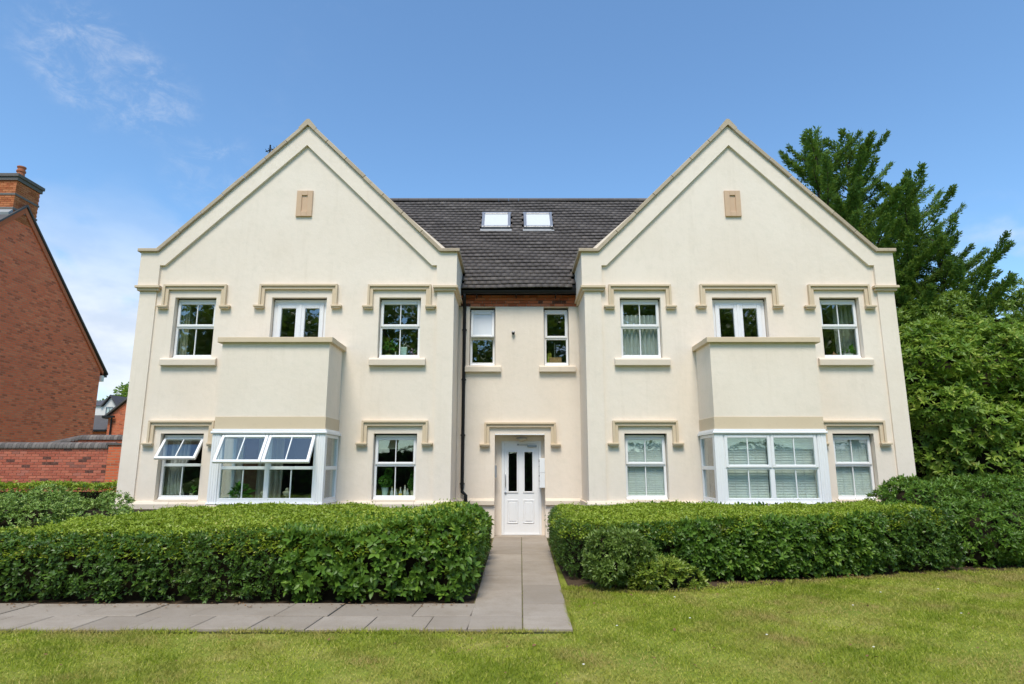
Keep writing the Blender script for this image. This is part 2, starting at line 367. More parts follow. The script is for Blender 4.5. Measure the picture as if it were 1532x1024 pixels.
def lumps(P, s=1., seed=0.):
    x, y, z = P[:, 0] * s + seed, P[:, 1] * s + seed * 1.7, P[:, 2] * s - seed
    return (np.sin(1.7 * x + 1.3 * y + .6 * z) + np.sin(-2.3 * x + 1.1 * z + 2.9 * y) * .7 + np.sin(3.9 * x - 3.1 * y + 4.3 * z) * .5 + np.sin(7.1 * y + 6.3 * x - 5.2 * z) * .35) / 2.5
def unit(a): return a / np.maximum(np.linalg.norm(a, axis=1, keepdims=True), 1e-6)
def leaf_cloud(P, D, N, L, wid=.45, fold=.18, rich=False, tone=None, droop=.0):
    """one leaf per point: P base, D direction it grows, N its face normal, L its length"""
    n = len(P); D = unit(D); S = unit(np.cross(D, N)); N = np.cross(S, D); L = L[:, None]; W_ = L * wid * .5
    if tone is None: tone = rng.random(n)
    if not rich:
        V = np.stack([P, P + D * L * .45 + S * W_ + N * W_ * fold, P + D * L - N * L * droop, P + D * L * .45 - S * W_ + N * W_ * fold], 1)
        F = np.array([[0, 1, 2], [0, 2, 3]]); k = 4
    else:
        m1 = P + D * L * .33; m2 = P + D * L * .68 - N * L * droop * .35; tip = P + D * L - N * L * droop
        V = np.stack([P, m1 + S * W_ + N * W_ * fold, m2 + S * W_ * .82 + N * W_ * fold, tip, m2 - S * W_ * .82 + N * W_ * fold, m1 - S * W_ + N * W_ * fold, m1, m2], 1)
        F = np.array([[0, 1, 6], [0, 6, 5], [1, 2, 7], [1, 7, 6], [6, 7, 4], [6, 4, 5], [2, 3, 7], [7, 3, 4]]); k = 8
    FF = (F[None] + (np.arange(n) * k)[:, None, None]).reshape(-1, 3)
    return V.reshape(-1, 3), FF, np.repeat(tone, k)
def merge(parts):
    V, F, T, b = [], [], [], 0
    for v, f, t in parts: V.append(v); F.append(f + b); T.append(t); b += len(v)
    return np.concatenate(V), np.concatenate(F), np.concatenate(T)
def foliage(name, parts, mat, parent, org, smooth=False):
    V, F, T = merge(parts); me = np_mesh(name, V - np.asarray(org, np.float32), F, T, smooth)
    return tag(link(name, me, mat, parent, org), kind='stuff')
def rosettes(P, O, L, k=6, spread=1.05, jit=.25, **kw):
    """k leaves fanned round each outward direction O"""
    n = len(P); O = unit(O); A = unit(np.cross(O, unit(rng.normal(size=(n, 3))))); B = np.cross(O, A)
    parts = []
    tb = rng.random(n)
    for i in range(k):
        a = 2 * math.pi * i / k + rng.normal(0, .3, n); sp = spread + rng.normal(0, jit, n)
        rad = A * np.cos(a)[:, None] + B * np.sin(a)[:, None]
        d = rad * np.sin(sp)[:, None] + O * np.cos(sp)[:, None]; nn = O * np.sin(sp)[:, None] - rad * np.cos(sp)[:, None]
        parts.append(leaf_cloud(P + rng.normal(0, .006, (n, 3)), d, nn, L * rng.uniform(.7, 1.15, n), tone=np.clip(tb * .6 + rng.random(n) * .4, 0, 1), **kw))
    return merge(parts)

# ------------------------------------------------------------------ ground, lawn, path
YG, YC, YB = 13.40, 14.77, 12.45
gm = MB(); gm.quad((-900, -900, -.03), (900, -900, -.03), (900, 900, -.03), (-900, 900, -.03))
tag(gm.build('ground', 'ground'), kind='structure')
def sheet(name, pts, z, mat, kind='structure'):
    b = MB(); b.add([(x, y, z) for x, y in pts], [tuple(range(len(pts)))]); return tag(b.build(name, mat), kind=kind)
sheet('soil_bed', [(-14, 7.70), (-.36, 7.70), (-.36, 14.7), (-14, 16)], -.018, 'soil')
sheet('soil_bed', [(.76, 8.45), (2.2, 8.62), (4.2, 9.28), (6.2, 9.86), (9.5, 10.6), (15, 12.4), (15, 22), (.76, 14.7)], -.018, 'soil')
path = tag(sheet('path', [(-16, 6.56), (.60, 6.56), (.80, 14.76), (-.43, 14.76), (-.45, 7.74), (-16, 7.74)], -.010, 'joint_moss'), kind='structure')
tag(path, label='grey concrete slab path leading to the white door')
def slab(x0, x1, y0, y1, xs0=0., xs1=0.):
    g = .0055; dz = random.uniform(-.004, .006); c = .006; z1 = .012 + dz
    b = MB(); q = [(x0 + g, y0 + g), (x1 - g, y0 + g), (x1 + xs1 - g, y1 - g), (x0 + xs0 + g, y1 - g)]
    mx, my = sum(p[0] for p in q) / 4, sum(p[1] for p in q) / 4
    qi = [(x + c * (1 if x < mx else -1), y + c * (1 if y < my else -1)) for x, y in q]
    vs = [(x, y, -.04) for x, y in q] + [(x, y, z1 - .005) for x, y in q] + [(x, y, z1) for x, y in qi]
    fs = [(8, 9, 10, 11)] + [(i, (i + 1) % 4, 4 + (i + 1) % 4, 4 + i) for i in range(4)] + [(4 + i, 4 + (i + 1) % 4, 8 + (i + 1) % 4, 8 + i) for i in range(4)]
    b.add(vs, fs); b.build('paving_slab', 'paving', path, (mx, my, 0))
cl = lambda y: .105 + (y - 6.6) * .0135         # the long joint between the two columns of slabs
le = lambda y: -.44 + (y - 7.7) * .004; re_ = lambda y: .60 + (y - 6.6) * .022
for ys, L_, R_ in (([7.12, 8.52, 9.65, 10.76, 11.9, 13.0, 14.0, 14.75], le, cl), ([6.57, 7.12, 7.74, 8.9, 9.98, 11.1, 12.2, 13.3, 14.2, 14.75], cl, re_)):
    for a, b in zip(ys, ys[1:]): slab(L_(a), R_(a), a, b, L_(b) - L_(a), R_(b) - R_(a))
slab(-.44, cl(6.57), 6.57, 7.12, 0, .007)
xs = -.44
for k in range(24):
    w = random.choice((.42, .57, .58, .60)); slab(xs - w, xs, 6.57, 7.12, .03, .03); xs -= w
xs = -.44
for k in range(22):
    w = random.choice((.57, .60, .62, .90)); slab(xs - w, xs, 7.12, 7.73, .03, .03); xs -= w

# mown grass
def lawn_pts(n):
    x = rng.uniform(-9, 11, n); y = rng.uniform(3.2, 11.2, n)
    hed = np.interp(x, [.6, 1., 2.2, 4.2, 6.2, 9.5, 11], [9.0, 8.95, 8.88, 9.42, 9.98, 10.85, 11.3])
    rag = .03 * np.sin(x * 13) + .025 * np.sin(x * 31 + 1) + rng.uniform(-.03, .05, n)
    ok = np.where(x < .62, y < 6.56 + rag * .7, (y < hed + rag * 2) & (x > .615 + (y - 6.56) * .022 + .02 * np.sin(y * 17)))
    k = ok & (np.abs(x) < .87 * y + 1.2)
    return np.stack([x[k], y[k], np.full(k.sum(), -.016)], 1)
P = lawn_pts(760000); n = len(P)
dens = lumps(P, 1.1, 2.) * .5 + lumps(P, 4.3, 5.) * .35
P = P[rng.random(n) < np.clip(.80 + dens * .8, .22, 1)]; n = len(P)
dens = lumps(P, 1.1, 2.) * .5 + lumps(P, 4.3, 5.) * .35
D = np.stack([rng.normal(0, .95, n), rng.normal(0, .95, n), np.ones(n)], 1); D = unit(D)
S = unit(np.stack([rng.normal(size=n), rng.normal(size=n), np.zeros(n)], 1))
L = rng.uniform(.020, .044, n) * (1 + .6 * dens); w = (.0022 + .00042 * P[:, 1])[:, None]
V = np.stack([P - S * w, P + S * w, P + D * L[:, None]], 1).reshape(-1, 3)
tn = np.clip(rng.normal(.46, .22, n) - dens * .55 + (rng.random(n) < .09) * .5, 0, 1)
go = link('grass', np_mesh('grass', V, np.arange(3 * n).reshape(-1, 3), np.repeat(tn, 3)), 'grass_blade')
tag(go, 'mown green lawn with dry yellowish patches', 'grass', kind='stuff')
# longer uncut tufts creeping over the slab edges
n = 5200; k = rng.random(n); u = rng.random(n)
ex = np.where(k < .72, rng.uniform(-9, .6, n), .61 + u * 2.0 * .022); ey_ = np.where(k < .72, 6.55 + rng.normal(0, .012, n), 6.56 + u * 2.0); ex = np.where(k < .72, ex, .612 + (ey_ - 6.56) * .022 + rng.normal(.004, .012, n))
kp = (lumps(np.stack([ex, ey_, ey_ * 0], 1), 3.1, 4.) + rng.normal(0, .25, n)) > -.15; ex, ey_, k = ex[kp], ey_[kp], k[kp]; n = len(ex)
P = np.stack([ex, ey_, np.full(n, -.01)], 1); D = unit(np.stack([np.where(k < .72, rng.normal(0, .7, n), rng.normal(-.7, .5, n)), np.where(k < .72, rng.normal(.6, .5, n), rng.normal(0, .7, n)), np.full(n, .8)], 1)); S = unit(np.stack([rng.normal(size=n), rng.normal(size=n), np.zeros(n)], 1)); L = rng.uniform(.035, .075, n)
V = np.stack([P - S * .0035, P + S * .0035, P + D * L[:, None]], 1).reshape(-1, 3)
tag(link('edge_grass', np_mesh('edge_grass', V, np.arange(3 * n).reshape(-1, 3), np.repeat(np.clip(rng.normal(.5, .25, n), 0, 1), 3)), 'grass_blade'), 'uncut grass tufts creeping over the path edges', 'grass', kind='stuff')
# litter under the hedges and along the back of the path
n = 420; x = np.concatenate([rng.uniform(-8, -.5, 260), rng.uniform(.8, 8, 160)]); y = np.where(x < 0, 7.72 - np.abs(rng.normal(0, .13, n)), np.interp(x, [.8, 2.2, 4.2, 6.2, 8], [8.75, 8.95, 9.40, 9.95, 10.5]) + rng.normal(0, .10, n))
P = np.stack([x, y, np.where(x < 0, .022, .008)], 1); D = unit(np.stack([rng.normal(size=n), rng.normal(size=n), rng.normal(0, .15, n)], 1)); N = unit(np.stack([rng.normal(0, .25, n), rng.normal(0, .25, n), np.ones(n)], 1))
v, f, t = leaf_cloud(P, D, N, rng.uniform(.015, .045, n), .55, .4); tag(link('hedge_litter', np_mesh('hedge_litter', v, f, t), 'dead_leaf'), 'brown leaf litter lying along the hedge bases', 'leaves', kind='stuff')
# fallen leaves and daisies
P = lawn_pts(1500)[:150]; P[:, 2] = .012
n = len(P); D = unit(np.stack([rng.normal(size=n), rng.normal(size=n), rng.normal(0, .2, n)], 1)); N = unit(np.stack([rng.normal(0, .3, n), rng.normal(0, .3, n), np.ones(n)], 1))
v, f, t = leaf_cloud(P, D, N, rng.uniform(.025, .055, n), .6, .4)
tag(link('fallen_leaves', np_mesh('fallen_leaves', v, f, t), 'dead_leaf'), 'small brown dead leaves scattered over the lawn', 'leaves', kind='stuff')
b = MB()
for x, y, z in lawn_pts(900)[:24]: b.lathe((x, y, .012), [(.002, 0), (.011, .006), (.009, .009), (.002, .010)], 6)
tag(b.build('daisies', 'daisy'), 'tiny white daisies dotted in the lawn', 'flowers', kind='stuff')

# ------------------------------------------------------------------ the apartment building
bld = tag(empty('apartment_building', (.1, 17, 0)), 'cream rendered apartment building with two gables and a dark tiled roof', 'building')
def wall_mesh(mb, x0, x1, z0, z1, yf, yb, openings):
    """a wall facing -y with openings (x0,x1,z0,z1): front, back and reveal faces"""
    xs = sorted({x0, x1, *[q for o in openings for q in o[:2]]}); zs = sorted({z0, z1, *[q for o in openings for q in o[2:4]]})
    hole = lambda x, z: any(o[0] < x < o[1] and o[2] < z < o[3] for o in openings)
    for a, b in zip(xs, xs[1:]):
        for c, d in zip(zs, zs[1:]):
            if hole((a + b) / 2, (c + d) / 2): continue
            mb.quad((a, yf, c), (b, yf, c), (b, yf, d), (a, yf, d)); mb.quad((b, yb, c), (a, yb, c), (a, yb, d), (b, yb, d))
    for a, b, c, d in [o[:4] for o in openings]:
        mb.quad((a, yf, c), (a, yf, d), (a, yb, d), (a, yb, c)); mb.quad((b, yf, d), (b, yf, c), (b, yb, c), (b, yb, d))
        mb.quad((a, yf, d), (b, yf, d), (b, yb, d), (a, yb, d)); mb.quad((b, yf, c), (a, yf, c), (a, yb, c), (b, yb, c))

def hood(x0, x1, zt, zb, y, parent):
    """label mould over an opening: stepped band, two short legs, block feet"""
    b = MB(); w = .115
    for (o, wd, dep) in ((0, .045, .085), (.045, .07, .055)):
        b.prism([(x0 + o, zt - o), (x1 - o, zt - o), (x1 - o - wd, zt - o - wd), (x0 + o + wd, zt - o - wd)][::-1], 'y', y - dep, y + .004)
        b.prism([(x0 + o, zt - o), (x0 + o + wd, zt - o - wd), (x0 + o + wd, zb + .06), (x0 + o, zb + .06)][::-1], 'y', y - dep, y + .004)
        b.prism([(x1 - o, zt - o), (x1 - o, zb + .06), (x1 - o - wd, zb + .06), (x1 - o - wd, zt - o - wd)][::-1], 'y', y - dep, y + .004)
    for s, xe in ((1, x0), (-1, x1)):
        a, c = sorted((xe - s * .11, xe + s * .125)); b.box(a, c, y - .095, y + .004, zb + .035, zb + .075)
        a, c = sorted((xe - s * .075, xe + s * .12)); b.box(a, c, y - .075, y + .004, zb, zb + .036)
    return b.build('hood_mould', 'cast_stone', parent, ((x0 + x1) / 2, y, zt), bevel=.005)

def sill(x0, x1, z0, z1, y, parent):
    b = MB(); b.prism([(y - .09, z0), (y - .09, z1 - .045), (y - .055, z1 - .008), (y + .06, z1), (y + .06, z0)], 'x', x0, x1)
    return b.build('window_sill', 'pale_stone', parent, ((x0 + x1) / 2, y, z0), bevel=.008)

def frame_boxes(b, x0, x1, z0, z1, y0, y1, w, wb=None, c=.006):
    wb = wb or w
    b.cbox(x0, x0 + w, y0, y1, z0, z1, c); b.cbox(x1 - w, x1, y0, y1, z0, z1, c)
    b.cbox(x0 + w, x1 - w, y0 + .0006, y1, z1 - w, z1, c); b.cbox(x0 + w, x1 - w, y0 + .0006, y1, z0, z0 + wb, c)
def rot_child(o, ang):
    o.rotation_euler = (ang, 0, 0)
def lights(x0, x1, z0, z1, y, parent, hinge=None, ang=0., bar=True, mid=None, glass='glass'):
    """one glazed light: two panes and the bar between them (or one pane)"""
    org = hinge or ((x0 + x1) / 2, y, z0)
    mid = mid or (x0 + x1) / 2
    spans = ((x0, mid - .009), (mid + .009, x1)) if bar else ((x0, x1),)
    for a, c in spans:
        g = MB(); g.box(a, c, y, y + .012, z0, z1); p = g.build('pane', glass, parent, org); rot_child(p, ang)
    if bar:
        g = MB(); g.cbox(mid - .0095, mid + .0095, y - .010, y + .024, z0, z1, .003); p = g.build('glazing_bar', 'upvc', parent, org); rot_child(p, ang)
def sash(x0, x1, z0, z1, y0, parent, ang=0., w=.055, bar=True, glass='glass'):
    hinge = ((x0 + x1) / 2, y0 + .02, z1); b = MB(); frame_boxes(b, x0, x1, z0, z1, y0, y0 + .055, w, w, .010)
    s = b.build('sash', 'upvc', parent, hinge); rot_child(s, ang)
    lights(x0 + w, x1 - w, z0 + w, z1 - w, y0 + .022, parent, hinge, ang, bar, glass=glass)
def window(x0, x1, z0, z1, yf, open_deg=0., bar=True, split=.545, label=None, rec=.11, top_glass='glass'):
    y0 = yf + rec; zt = z1 - .06; m_ = z0 + (zt - z0) * split
    b = MB(); frame_boxes(b, x0 + .012, x1 - .012, z0, zt, y0 + .02, y0 + .085, .052, .085)
    b.cbox(x0 + .064, x1 - .064, y0 + .018, y0 + .085, m_ - .03, m_ + .03, .005)
    b.box(x0 + .03, x1 - .03, y0 + .004, y0 + .02, zt - .010, zt + .028)                     # trickle vent
    b.prism([(y0 - .02, z0 + .004), (y0 - .02, z0 + .022), (y0 + .021, z0 + .05), (y0 + .021, z0 + .004)], 'x', x0 + .02, x1 - .02)
    o = b.build('window', 'upvc', bld, ((x0 + x1) / 2, y0, z0))
    if label: o['label'] = label
    sash(x0 + .03, x1 - .03, m_ + .006, zt - .018, y0 - .004, o, R(-open_deg), .056, bar, top_glass)
    lights(x0 + .064, x1 - .064, z0 + .085, m_ - .03, y0 + .045, o, None, 0, bar)
    g = MB(); g.box(x0 + .0, x1 - .0, y0 + .03, y0 + .08, zt + .0005, z1); g.build('soffit_shade_strip', 'soffit_shade', o, ((x0 + x1) / 2, y0, zt))  # dark strip painted in place of the shaded soffit
    return o
def french(x0, x1, z0, z1, yf):
    y0 = yf + .11; zt = z1 - .06; b = MB(); frame_boxes(b, x0 + .01, x1 - .01, z0, zt, y0 + .02, y0 + .085, .075, .06)
    b.box(x0 + .03, x1 - .03, y0 + .004, y0 + .02, zt - .010, zt + .028)
    o = b.build('french_window', 'upvc', bld, ((x0 + x1) / 2, y0, z0)); m_ = (x0 + x1) / 2
    for a, c in ((x0 + .087, m_ - .004), (m_ + .004, x1 - .087)):
        g = MB(); frame_boxes(g, a, c, z0 + .05, zt - .065, y0 + .0, y0 + .07, .098, .12, .010); g.build('casement', 'upvc', o, (a, y0, z0))
        lights(a + .098, c - .098, z0 + .17, zt - .163, y0 + .03, o, None, 0, False)
    g = MB(); g.cbox(m_ - .03, m_ + .03, y0 - .014, y0 + .002, z0 + .05, zt - .07, .006); g.build('meeting_stile', 'upvc', o, (m_, y0, z0))
    g = MB(); g.box(m_ - .055, m_ - .035, y0 - .05, y0 + .001, z0 + 1.02, z0 + 1.05); g.box(m_ - .055, m_ + .07, y0 - .055, y0 - .04, z0 + 1.02, z0 + 1.045); g.build('handle', 'steel', o, (m_, y0, z0 + 1))
    g = MB(); g.box(x0, x1, y0 + .03, y0 + .08, zt + .0005, z1); g.build('soffit_shade_strip', 'soffit_shade', o, (m_, y0, zt))  # soffit shade again, as a dark strip above the frame
    return o

WT = .30
G = {  # the two gables: outer edges, centre of the ridge, windows
    'L': dict(x0=-8.22, x1=-1.28, c=-4.74, win=[(-7.44, -6.53), (-2.93, -2.01)], fr=(-5.30, -4.09), bay=(-5.84, -3.68), bayin=(-5.66, -3.80)),
    'R': dict(x0=1.60, x1=8.44, c=5.01, win=[(2.38, 3.28), (6.79, 7.66)], fr=(4.42, 5.62), bay=(3.99, 6.12), bayin=(4.12, 5.98))}
Z0, Z1 = .88, 2.25; U0, U1 = 3.875, 5.23; SH = 6.26; PK = 9.37
for key, g in G.items():
    x0, x1, cx = g['x0'], g['x1'], g['c']
    ops = [(a, b, Z0, Z1) for a, b in g['win']] + [(a, b, U0, U1) for a, b in g['win']] + [(*g['fr'], 2.98, 5.23), (*g['bayin'], .82, 2.28)]
    mb = MB(); yw = YG + .04
    wall_mesh(mb, x0 + .02, x1 - .02, -.1, 5.98, yw, yw + WT, ops)
    hw = cx - x0 - .02
    mb.prism([(x0 + .02, 5.98), (x1 - .02, 5.98), (x1 - .02, 6.2), (cx, PK - .12), (x0 + .02, 6.2)], 'y', yw, yw + WT)
    for xa, xb in ((x0 + .02, x0 + .32), (x1 - .32, x1 - .02)):                               # flanks running back to the main range
        mb.box(xa, xb, yw + .001, YC + .35, -.1, 5.85)
    gw = mb.build('gable_wall', 'render_wall', bld, (cx, YG, 0))
    # raised border: kneelers, rakes and pilasters stand proud of the panel
    b = MB(); pw = .40; iz = 5.955; bh = .47
    e0, e1 = x0 - .055, x1 + .055
    il, ir = x0 + .36 + .03, x1 - .36 - .03
    ip = cx
    pz = 8.86
    b.prism([(e0, 5.47), (e0, SH), (x0 + .33, SH), (cx, PK - .03), (cx, pz), (il + .11, iz + .0), (il, iz), (il, 5.47)], 'y', YG - .02, YG + .30)
    b.prism([(e1, 5.47), (ir, 5.47), (ir, iz), (ir - .11, iz), (cx, pz), (cx, PK - .03), (x1 - .33, SH), (e1, SH)], 'y', YG - .02, YG + .30)
    for xa in (e0, e1 - .33): b.box(xa, xa + .33, YG + .30, YC + .3, 5.47, SH - .002)
    b.build('gable_border', 'render_wall', gw, (cx, YG, 6))
    for xa, xb in ((x0, il - .02), (ir + .02, x1)):
        b = MB(); b.box(xa, xb, YG + .005, YG + .05, -.1, 5.36); b.build('pilaster', 'render_wall', gw, ((xa + xb) / 2, YG, 0))
    for sgn, xa in ((-1, x0), (1, x1)):                                                        # outer faces of the pilasters
        xa2 = xa - sgn * .03
        b = MB(); b.box(min(xa - sgn * .002, xa2), max(xa - sgn * .002, xa2), YG + .052, YC - .002, -.1, 5.36); b.build('pilaster_return', 'render_wall', gw, (xa, YG, 0))
        xi = xa - sgn * .40
        for k, (dx, za, zb) in enumerate(((.085, 5.425, 5.48), (.045, 5.365, 5.425))):
            b = MB(); lo, hi = min(xi - sgn * dx * .7, xa + sgn * dx), max(xi - sgn * dx * .7, xa + sgn * dx)
            b.box(lo, hi, YG - dx, YC - .02 - k * .002, za, zb); b.build('pilaster_cap', 'cast_stone', gw, (xa, YG, za), bevel=.006)
    # rake and kneeler copings, stone by stone
    th, ov = .085, .05
    for sgn in (-1, 1):
        ex = (x0 if sgn < 0 else x1); bx0 = Vector((ex - sgn * .33, 0, SH)); tp = Vector((cx, 0, PK - .03)); dv = tp - bx0; Ln = dv.length; dv.normalize(); nv = Vector((sgn * abs(dv.z), 0, abs(dv.x)))
        nst = 7
        for k in range(nst):
            a, e = k / nst * Ln + .004, (k + 1) / nst * Ln - .004
            if k == nst - 1: e = Ln - .16
            jit = random.uniform(-.006, .006)
            M = Matrix(((dv.x, 0, nv.x, bx0.x), (0, 1, 0, 0), (dv.z, 0, nv.z, bx0.z), (0, 0, 0, 1)))
            b = MB(); b.cbox(a, e, YG - .075, YG + .36, jit, th + jit, .008, M=M); p = (a + e) / 2; q = M @ Vector((p, 0, 0)); b.build('coping_stone', 'coping_stone', gw, (q.x, YG, q.z))
        b = MB(); lo, hi = sorted((ex - sgn * .33, ex + sgn * .115)); b.cbox(lo, hi, YG - .08, YC + .25, SH + .002, SH + .075, .008); b.build('coping_stone', 'coping_stone', gw, (ex, YG, SH))
    b = MB(); d = .15; b.prism([(cx - d, PK - .03 - d + .01), (cx, PK - .02), (cx + d, PK - .03 - d + .01), (cx + d + .06, PK - .03 - d + .08), (cx + .03, PK + .118), (cx - .03, PK + .118), (cx - d - .06, PK - .03 - d + .08)], 'y', YG - .078, YG + .36); b.build('apex_stone', 'coping_stone', gw, (cx, YG, PK))
    # little blind vent
    vx = cx + (.02 if key == 'L' else .01)
    b = MB(); xa, xb, za, zb = vx - .18, vx + .18, 7.12, 7.74
    frame_boxes(b, xa, xb, za, zb, YG - .005, YG + .06, .115, .12); b.box(xa + .11, xb - .11, YG + .02, YG + .07, za + .11, zb - .11)
    b.build('vent_panel', 'vent_stone', gw, (vx, YG, za))
    # plinth string course in lengths
    segs = [(x0 - .05, g['bay'][0] - .06), (g['bay'][1] + .06, x1 + .05)]
    for a, e in segs:
        nn = max(1, round((e - a) / .95))
        for k in range(nn):
            p, q = a + (e - a) * k / nn + .002, a + (e - a) * (k + 1) / nn - .002
            b = MB(); b.prism([(YG - .07, .70), (YG - .07, .80), (YG - .035, .845), (YG + .06, .865), (YG + .06, .70)], 'x', p, q); b.build('plinth_stone', 'pale_stone', gw, ((p + q) / 2, YG, .7), bevel=.004)
    b = MB(); sx = x1 if key == 'L' else x0; s = 1 if key == 'L' else -1
    b.prism([(YC - .02, .70), (YG + .062, .70), (YG + .062, .82), (YC - .02, .82)], 'x', min(sx - s * .01, sx + s * .05), max(sx - s * .01, sx + s * .05)); b.build('plinth_stone', 'pale_stone', gw, (sx, YG, .7))
    for a, e in g['win']:
        hood(a - .25, e + .23, 5.51, 4.96, yw, gw); hood(a - .25, e + .23, 2.52, 1.98, yw, gw)
        sill(a - .16, e + .14, 3.70, 3.872, yw, gw)
        b = MB(); b.prism([(yw - .03, .862), (yw - .03, .872), (yw + .07, .884), (yw + .07, .862)], 'x', a - .0, e); b.build('window_sill', 'pale_stone', gw, ((a + e) / 2, YG, .86))
    hood(g['fr'][0] - .27, g['fr'][1] + .24, 5.52, 4.97, yw, gw)
    french(*g['fr'], 2.98, 5.23, yw)
    # ---------------- bay with its balcony parapet
    a, e = g['bay']
    mb = MB(); pt = .16
    for (p, q, r_, s_) in ((a, e, YB, YB + pt), (a, a + pt, YB + pt, yw - .001), (e - pt, e, YB + pt, yw - .001)): mb.box(p, q, r_, s_, 2.53, 4.01)
    mb.box(a + pt, e - pt, YB + pt, yw - .001, 2.75, 2.9)
    bw = mb.build('bay_wall', 'render_wall', bld, ((a + e) / 2, YB, 2.5))
    o_ = .075
    b = MB(); b.cbox(a - o_, e + o_, YB - .075, YB + pt + .04, 4.012, 4.12, .008); b.build('coping', 'cast_stone', bw, ((a + e) / 2, YB, 4))
    for p, q in ((a - o_, a + pt + .04), (e - pt - .04, e + o_)):
        b = MB(); b.box(p, q, YB + pt + .042, yw - .002, 4.012, 4.118); b.build('coping', 'cast_stone', bw, (p, YG, 4), bevel=.006)
    b = MB(); b.box(a - .012, e + .012, YB - .012, yw - .003, 2.29, 2.528); b.build('bay_band', 'cast_stone', bw, ((a + e) / 2, YB, 2.3), bevel=.004)
    # bay window joinery
    fa, fe = a - .03, e + .03; fb = .88; ft = 2.19; yb = YB - .02
    b = MB(); b.cbox(fa - .03, fe + .03, yb - .035, yw - .004, 2.195, 2.245, .012); b.cbox(fa - .005, fe + .005, yb - .012, yw - .006, 2.246, 2.287, .006)
    b.cbox(fa - .01, fe + .01, yb - .03, yw - .004, .845, .88, .010)
    post = .175
    for p, q in ((fa, fa + post), (fe - post, fe)):
        b.cbox(p, q, yb, yb + .12, fb, ft, .006)
        for k in range(3): b.box(p + .03 + k * .045, p + .045 + k * .045, yb - .008, yb + .001, fb, ft)
    ia, ie = fa + post, fe - post; m_ = (ia + ie) / 2; tz = 1.535
    frame_boxes(b, ia, ie, fb, ft, yb + .018, yb + .095, .045, .085)
    b.cbox(m_ - .045, m_ + .045, yb + .019, yb + .095, fb + .085, ft - .045, .006); b.cbox(ia + .045, m_ - .045, yb + .019, yb + .095, tz - .03, tz + .03, .006); b.cbox(m_ + .045, ie - .045, yb + .019, yb + .095, tz - .03, tz + .03, .006)
    bwin = b.build('bay_window', 'upvc', bld, ((a + e) / 2, YB, fb))
    if key == 'L': bwin['label'] = 'bay window with both top sashes propped open'
    for p, q in ((ia + .02, m_ - .006), (m_ + .006, ie - .02)):
        sash(p, q, tz + .004, ft - .02, yb - .004, bwin, R(-33) if key == 'L' else 0, .058)
    for p, q in ((ia + .045, m_ - .045), (m_ + .045, ie - .045)): lights(p, q, fb + .085, tz - .03, yb + .045, bwin)
    for xs_, s in ((fa, 1), (fe, -1)):                                                         # glazed cheeks
        xa, xb = sorted((xs_ + s * .015, xs_ + s * .085)); ya, yb2 = yb + .122, yw - .006
        b = MB()
        for (p, q) in ((ya, ya + .06), (yb2 - .06, yb2)): b.box(xa, xb, p, q, fb + .001, ft)
        for (p, q) in ((fb + .001, fb + .07), (tz - .035, tz + .035), (ft - .06, ft)): b.box(xa + .001, xb - .001, ya + .06, yb2 - .06, p, q)
        b.build('cheek_frame', 'upvc', bwin, (xs_, YB, fb), bevel=.004)
        for (p, q) in ((fb + .07, tz - .035), (tz + .035, ft - .06)):
            xm = (xa + xb) / 2; b = MB(); b.box(xm - .006, xm + .006, ya + .06, yb2 - .06, p, q); b.build('pane', 'glass', bwin, (xs_, YB, fb))
    # bay base and plinth
    b = MB(); b.box(a - .01, e + .01, YB, yw - .001, -.1, .70); b.build('bay_base', 'render_wall', bw, ((a + e) / 2, YB, 0))
    b = MB(); b.prism([(YB - .085, .70), (YB - .085, .79), (YB - .05, .835), (YB + .1, .844), (YB + .1, .70)], 'x', a - .09, e + .09); b.build('plinth_stone', 'pale_stone', bw, ((a + e) / 2, YB, .7), bevel=.004)
    for p, q in ((a - .09, a + .1), (e - .1, e + .09)):
        b = MB(); b.box(p, q, YB + .102, YG - .072, .70, .835); b.build('plinth_stone', 'pale_stone', bw, (p, YG, .7), bevel=.006)

# ordinary windows in the gables
yw = YG + .04
LW = {}
for key, lab in (('L', 1), ('R', 1)):
    for a, e in G[key]['win']:
        window(a, e, U0, U1, yw)
        window(a, e, Z0, Z1, yw, open_deg=38 if (key == 'L' and a < -6) else 0, label='window with its top sash propped wide open' if (key == 'L' and a < -6) else None)

# entrance range between the gables
mb = MB(); cw = [(-1.02, -.40), (.765, 1.37)]; ex0, ex1 = -1.30, 1.62; DX0, DX1, DZ = -.40, .76, 2.31
wall_mesh(mb, ex0, ex1, -.1, 5.36, YC, YC + .32, [(*w_, 3.92, 5.359) for w_ in cw] + [(DX0, DX1, -.1, DZ)])
ew = mb.build('entrance_wall', 'render_wall', bld, (.16, YC, 0))
b = MB(); b.box(ex0, ex1, YC + .02, YC + .30, 5.361, 5.80); b.build('brick_backing', 'mortar', ew, (.16, YC, 5.4))
bm_ = MB(); bm_.cbox(-.1075, .1075, -.012, .09, 0, .065, .003); bme = bm_.build('brick', 'red_brick', ew, (0, 0, 0))
bmesh_ = bme.data; bpy.data.objects.remove(bme)
bh_ = MB(); bh_.cbox(-.051, .051, -.012, .09, 0, .065, .003); hme = bh_.build('brick', 'red_brick', ew, (0, 0, 0)); hmesh_ = hme.data; bpy.data.objects.remove(hme)
for r_ in range(5):
    x = ex0 + .02 + (0 if r_ % 2 else .056); z = 5.366 + r_ * .076; k = 0
    while x < ex1 - .05:
        hd = (k + r_) % 3 == 2; wd = .102 if hd else .215
        if x + wd > ex1: break
        share('brick', hmesh_ if hd else bmesh_, ew, (x + wd / 2, YC + .008 + random.uniform(-.003, .003), z), (0, 0, random.uniform(-.01, .01))); x += wd + .011; k += 1
